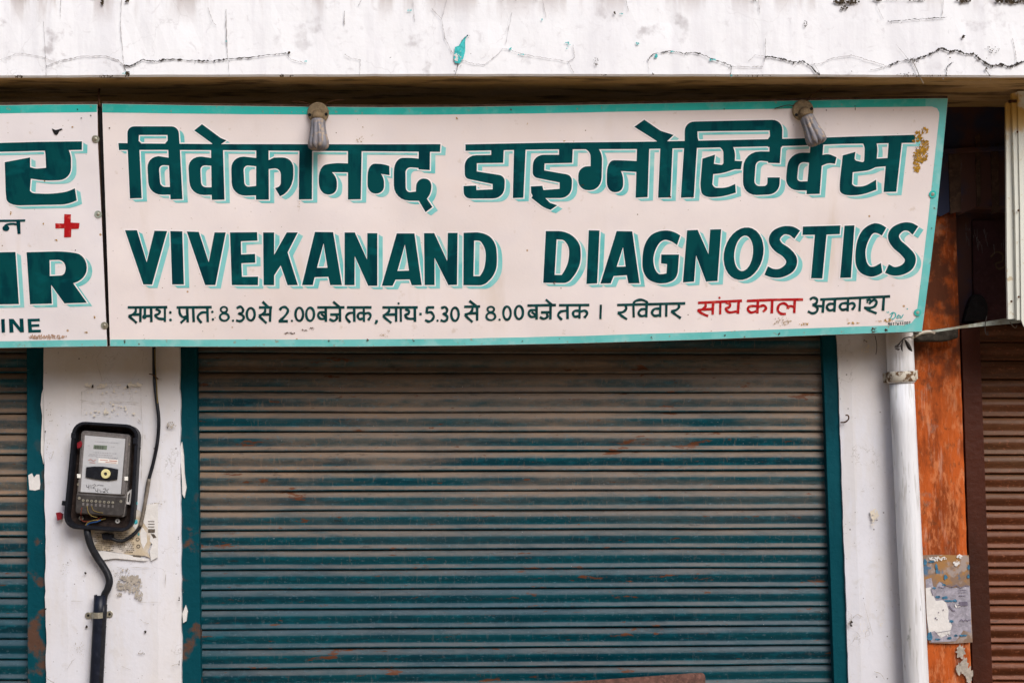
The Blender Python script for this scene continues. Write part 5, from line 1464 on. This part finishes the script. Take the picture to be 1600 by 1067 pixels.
# ------------------------------------------------------------------ poster on the orange column
OP = YP(0.022)
p2 = thing('torn_poster', 'torn blue and white poster remains pasted on the orange column', 'poster', at(1480, 935, .022))
sheetp('backing_paper', [(1441, 867), (1460, 866), (1495, 867), (1513.5, 867), (1516, 930), (1519.5, 1003), (1490, 1005), (1452, 1004), (1449, 990)], 0.001, M['poster_back'], p2, OP)
sheetp('torn_layer', [(1446, 905), (1455, 902), (1458, 916), (1462, 917), (1468, 908), (1476, 916), (1490, 918), (1500, 917), (1515, 915), (1517.5, 975), (1517, 988), (1505, 984), (1500, 992), (1493, 1001), (1455, 1003), (1452, 990), (1449, 960)], 0.0018, M['lilac_paper'], p2, OP)
sheetp('torn_layer', [(1446, 918), (1454, 917), (1457, 928), (1462, 938), (1472, 937), (1478, 941), (1482, 953), (1481, 966), (1487, 976), (1484, 988), (1470, 996), (1460, 985), (1451, 988), (1448, 965)], 0.0026, M['paper'], p2, OP)
fl = Flat(OP)
for i, (cx, cy, rx, ry) in enumerate([(1445, 878, 2.5, 5), (1455, 877, 5, 1.5), (1477, 901, 2.6, 4), (1513, 886, 2, 4), (1513, 900, 2, 4), (1463, 887, 2, 7), (1452, 994, 4, 7), (1504, 992, 7, 1.8), (1486, 970, 3.5, 2.4), (1465, 932, 4, 2), (1476, 933, 5, 2), (1482, 938, 7, 1.5), (1492, 938, 3, 2.4), (1459, 918, 3, 1.6), (1475, 913, 3, 1.4), (1465, 998, 4, 1.4), (1483, 996, 3.6, 2.2), (1493, 992, 3, 1.5)]):
    v2 = ragged(cx, cy, rx, ry, i, 14, .3); vv, tt = tess([v2]); fl.add(vv, tt, 0.0036 + i * 1e-5)
fl.build('blue_print', [M['blue_paper']], p2)
fl = Flat(OP)
for i, (cx, cy, rx, ry, n) in enumerate([(1465, 872, 14, 3, 40), (1494, 879, 4.5, 4, 18), (1497, 869, 5, 2.5, 14), (1497, 945, 6, 3, 14), (1474, 990, 10, 4, 14)]):
    blobs(fl, cx, cy, rx, ry, n, 700 + i, (.6, 1.8), 0.0040)
fl.build('white_scrap', [M['paper']], p2)
fl = Flat(OP)
for (pts, w) in [([(1466, 916), (1473, 918), (1480, 914), (1488, 917)], 1), ([(1486, 917), (1494, 913), (1500, 918), (1508, 914), (1514, 915)], 1.2), ([(1497, 922), (1509, 921)], .7), ([(1497, 925), (1509, 925)], .7), ([(1498, 930), (1508, 930)], 1.0), ([(1454, 919), (1457, 930)], 1.1), ([(1499, 969), (1502, 967), (1505, 970), (1508, 967), (1511, 969), (1516, 967)], 1.4), ([(1461, 988), (1485, 984)], .6), ([(1482, 945), (1488, 953), (1492, 954)], 1.6)]:
    v, f = ribbon(pts, w); fl.add(v, f, 0.0048)
v2 = [(1498, 939.5), (1511, 939), (1511.5, 945.5), (1498.5, 946)]; fl.add(v2, [(0, 1, 2, 3)], 0.0046)
for (cx, cy) in ((1473, 952), (1466, 956), (1461, 965), (1463, 967)):
    blobs(fl, cx, cy, .8, .8, 4, int(cx), (.4, 1.1), 0.0049)
fl.build('print', [plain('purple_grey_print', (0.16, 0.14, 0.19), .8, bump=0)], p2)
# peeled area below the poster, drips above
fl = Flat(OP)
for i, (cx, cy, rx, ry) in enumerate([(1501, 1018, 7, 10), (1507, 1040, 6, 14), (1514, 1055, 6, 14), (1498, 1045, 4, 9)]):
    v2 = ragged(cx, cy, rx, ry, i + 40, 22, .28); vv, tt = tess([v2]); fl.add(vv, tt, 0.0006 + i * 1e-4)
fl.build('peeled_patch', [M['glue']], oc)

# ------------------------------------------------------------------ board at the bottom edge
BP = Plane(at(1100, 1052, -0.16), at(860, 1067, -0.20), at(1100, 1200, -0.24))
bd = thing('leaning_board', 'brown weathered framed board leaning low against the teal shutter', 'board', BP.at(950, 1200))
prism('frame', [(780, 1072), (870, 1066), (1000, 1057), (1088, 1050.5, 9), (1102, 1050, 9), (1104, 1390), (780, 1390)], 0, 0, M['board_brown'], bd, plane=BP, thick=0.03, holes=[[(800, 1092), (870, 1086), (1010, 1073), (1087, 1066), (1088, 1370), (800, 1370)]])
prism('panel', [(797, 1089), (870, 1082), (1010, 1070), (1090, 1063), (1090, 1372), (797, 1372)], -0.015, 0, M['board_blue'], bd, plane=BP, thick=0.006)

# ------------------------------------------------------------------ cracks, chips and moss on the ledge
FPn = YP(YF - 0.0045)
CR = [([(0, 94), (30, 83), (60, 88), (87, 97)], .8, 0), ([(72, 104), (95, 95), (130, 88), (165, 88), (185, 95), (193, 103)], 1.4, 0), ([(193, 103), (203, 104), (222, 94), (245, 96), (262, 93), (300, 95), (330, 96), (357, 92)], 2.0, 1),
      ([(357, 92), (395, 90), (430, 85), (452, 83)], 1.3, 1), ([(357, 94), (358, 120)], .7, 0), ([(353, 15), (354, 60), (356, 94)], 1.3, 0), ([(68, 33), (70, 70), (72, 105), (72, 120)], .8, 0), ([(190, 0), (188, 40), (192, 85), (194, 104)], .9, 0), ([(194, 104), (198, 115), (196, 121)], 1.6, 1),
      ([(95, 0), (94, 30)], .8, 0), ([(448, 86), (456, 94), (478, 99)], .7, 0), ([(538, 18), (538, 40)], 1.2, 0), ([(538, 85), (547, 91), (563, 94), (562, 120)], .7, 0), ([(645, 0), (648, 35)], .8, 0), ([(675, 14), (690, 30), (695, 60), (708, 85)], .8, 0), ([(698, 0), (690, 30)], .6, 0),
      ([(731, 55), (722, 64), (716, 76)], 1.8, 1), ([(722, 95), (740, 100), (757, 102), (775, 88), (785, 77), (799, 78)], .8, 0), ([(716, 100), (711, 118)], .9, 1), ([(800, 80), (820, 86), (850, 91), (888, 97), (898, 90), (895, 70)], .8, 0), ([(888, 97), (897, 115)], .7, 0),
      ([(848, 0), (853, 28)], .7, 0), ([(978, 0), (982, 20)], .9, 0), ([(1012, 95), (1020, 85), (1048, 80), (1068, 84), (1090, 83), (1110, 91), (1130, 98), (1143, 104)], 1.3, 1), ([(1143, 104), (1170, 105), (1192, 104), (1196, 90), (1196, 60)], .9, 0), ([(1143, 104), (1141, 120)], 1.1, 1), ([(1012, 92), (1014, 118)], .6, 0),
      ([(1170, 96), (1180, 86), (1194, 88)], .7, 0), ([(1195, 89), (1210, 90), (1230, 95), (1240, 98), (1255, 96), (1268, 105), (1275, 114), (1281, 117)], 2.0, 1), ([(1265, 102), (1285, 99), (1300, 91), (1330, 87), (1345, 91), (1370, 99), (1386, 104)], .9, 0), ([(1360, 110), (1386, 104)], 1.2, 0),
      ([(1386, 104), (1405, 96), (1430, 93), (1450, 86), (1460, 82), (1470, 75)], 2.2, 1), ([(1470, 75), (1484, 81), (1495, 79), (1508, 85), (1520, 84), (1530, 92), (1540, 99), (1549, 104)], 2.6, 1), ([(1549, 104), (1565, 101), (1577, 105), (1588, 101), (1602, 95)], 3.2, 1),
      ([(1387, 34), (1410, 32), (1440, 30), (1460, 29), (1480, 27)], 1.1, 1), ([(1478, 120), (1480, 105), (1488, 98)], 1.3, 1), ([(1540, 108), (1547, 120)], 1.5, 1), ([(1582, 60), (1586, 80), (1588, 98)], .9, 0), ([(1474, 0), (1472, 25)], .9, 0), ([(1185, 0), (1187, 22)], .8, 0), ([(1400, 70), (1425, 100), (1432, 112)], .6, 0), ([(1272, 100), (1281, 116)], .6, 0),
      ([(1380, 30), (1370, 10), (1372, 0)], .7, 0), ([(565, 0), (560, 10)], .7, 0), ([(800, 20), (790, 70)], .7, 0), ([(325, 12), (333, 36), (338, 40)], .8, 0)]
for i, (p, w, k) in enumerate(CR):
    crack('crack', FPn, p, w, M['crack'] if k else M['crack_pale'], ledge, 100 + i, 0.0004 + i * 0.00002, 11, .95 if k else .7)
fl = Flat(FPn)
for (pts) in [[(731, 55), (727, 62), (727, 80), (724, 92), (718, 100), (711, 99), (709, 92), (711, 74), (717, 72), (722, 64)]]:
    vv, tt = tess([pts]); fl.add(vv, tt, 0.0016)
for i, (cx, cy, rx, ry, n) in enumerate([(640, 17, 3, 2, 9), (1025, 88, 2.5, 2.4, 14), (814, 86, 5, .8, 7), (1115, 94, 5, 1, 9), (195, 115, 3, 2, 6), (354, 64, 1, 2, 3), (798, 76, 2, 4, 5), (887, 72, 4, 8, 7), (997, 68, 2, 3, 4), (970, 22, 3, 1, 4), (847, 32, 1, 1, 2), (1142, 118, 2, 1.4, 4), (477, 96, 2, 2, 4), (1050, 81, 3, 1, 3)]):
    blobs(fl, cx, cy, rx, ry, n, 800 + i, (.4, 1.5), 0.0018)
fl.build('paint_chip', [M['chip_cyan']], ledge)
fl = Flat(FPn)
blobs(fl, 713, 90, 2, 6, 14, 5, (.6, 1.8), 0.0026); blobs(fl, 719, 88, 3, 8, 6, 6, (.5, 1.2), 0.0026)
fl.build('paint_chip', [M['paper']], ledge)
fl = Flat(FPn)
for i, (cx, cy, rx, ry, n, sz) in enumerate([(160, 4, 2.5, 4, 22, (.6, 2)), (199, 2, 3, 2, 12, (.6, 1.8)), (452, 83, 1.2, 1.4, 8, (.8, 1.9)), (200, 116, 3, 4, 22, (.6, 1.8)), (30, 120, 7, 1.6, 16, (.6, 1.6)), (166, 120, 10, 1.6, 18, (.5, 1.4)), (440, 118.5, 3, 1.6, 8, (.5, 1.2)), (455, 119, 3, 1, 8, (.5, 1.2)),
     (960, 21, 1.5, 2.4, 8, (.6, 1.6)), (1321, 12, 7, 3, 18, (.5, 1.7)), (1322, 3, 20, 3.4, 60, (.6, 2.4)), (1316, 15, 2.4, 2, 8, (.5, 1.6)), (1180, 0, 4, 1.6, 12, (.6, 1.6)), (1370, 0, 10, 1.6, 24, (.6, 1.8)), (1436, 0, 10, 1.6, 18, (.6, 1.8)), (1505, 1, 11, 3, 36, (.6, 2)), (1580, 2, 24, 3, 90, (.6, 2.4)), (1505, 58, 1.8, 2.8, 12, (.6, 1.6)),
     (610, 91, 1, 1, 3, (.5, 1)), (1405, 0, 40, 1, 20, (.5, 1.3)), (1331, 112, 1, 1, 3, (.5, 1)), (1541, 108, 1.6, 1.6, 6, (.5, 1.3)), (1484, 91, .6, .6, 2, (.5, 1)), (1427, 95, 10, 5, 26, (.3, 1.0)), (1550, 78, 12, 6, 30, (.3, .9)), (1412, 117, 16, 3, 26, (.3, .9)), (1020, 116, 1.2, 1.2, 3, (.4, 1)), (931, 97, 4, 7, 26, (.3, .8)), (1258, 37, 3, 6, 14, (.3, .9)), (945, 118, 5, 1, 8, (.4, 1)), (1450, 119, 40, 1, 30, (.3, 1.1)), (1170, 119, 60, .8, 24, (.3, 1)), (800, 0, 60, 1, 20, (.4, 1.0)), (60, 0, 60, 1, 10, (.4, 1))]):
    blobs(fl, cx, cy, rx, ry, n, 900 + i, sz, 0.0022)
fl.build('moss', [M['moss']], ledge)
fl = Flat(FPn)
for i, (p, w, k) in enumerate(CR):
    if k:
        for q, (cx, cy) in enumerate(p):
            blobs(fl, cx, cy + 2.5, 7, 3, 4, 3000 + i * 20 + q, (.15, .7), 0.0003)
fl.build('moss', [M['crack_pale']], ledge)
tube('stray_straw', pxc([(1424, 92), (1432, 108), (1437, 120), (1443, 131)], YF - .008), 0.0012, M['cable_dusty'], ledge, 5)
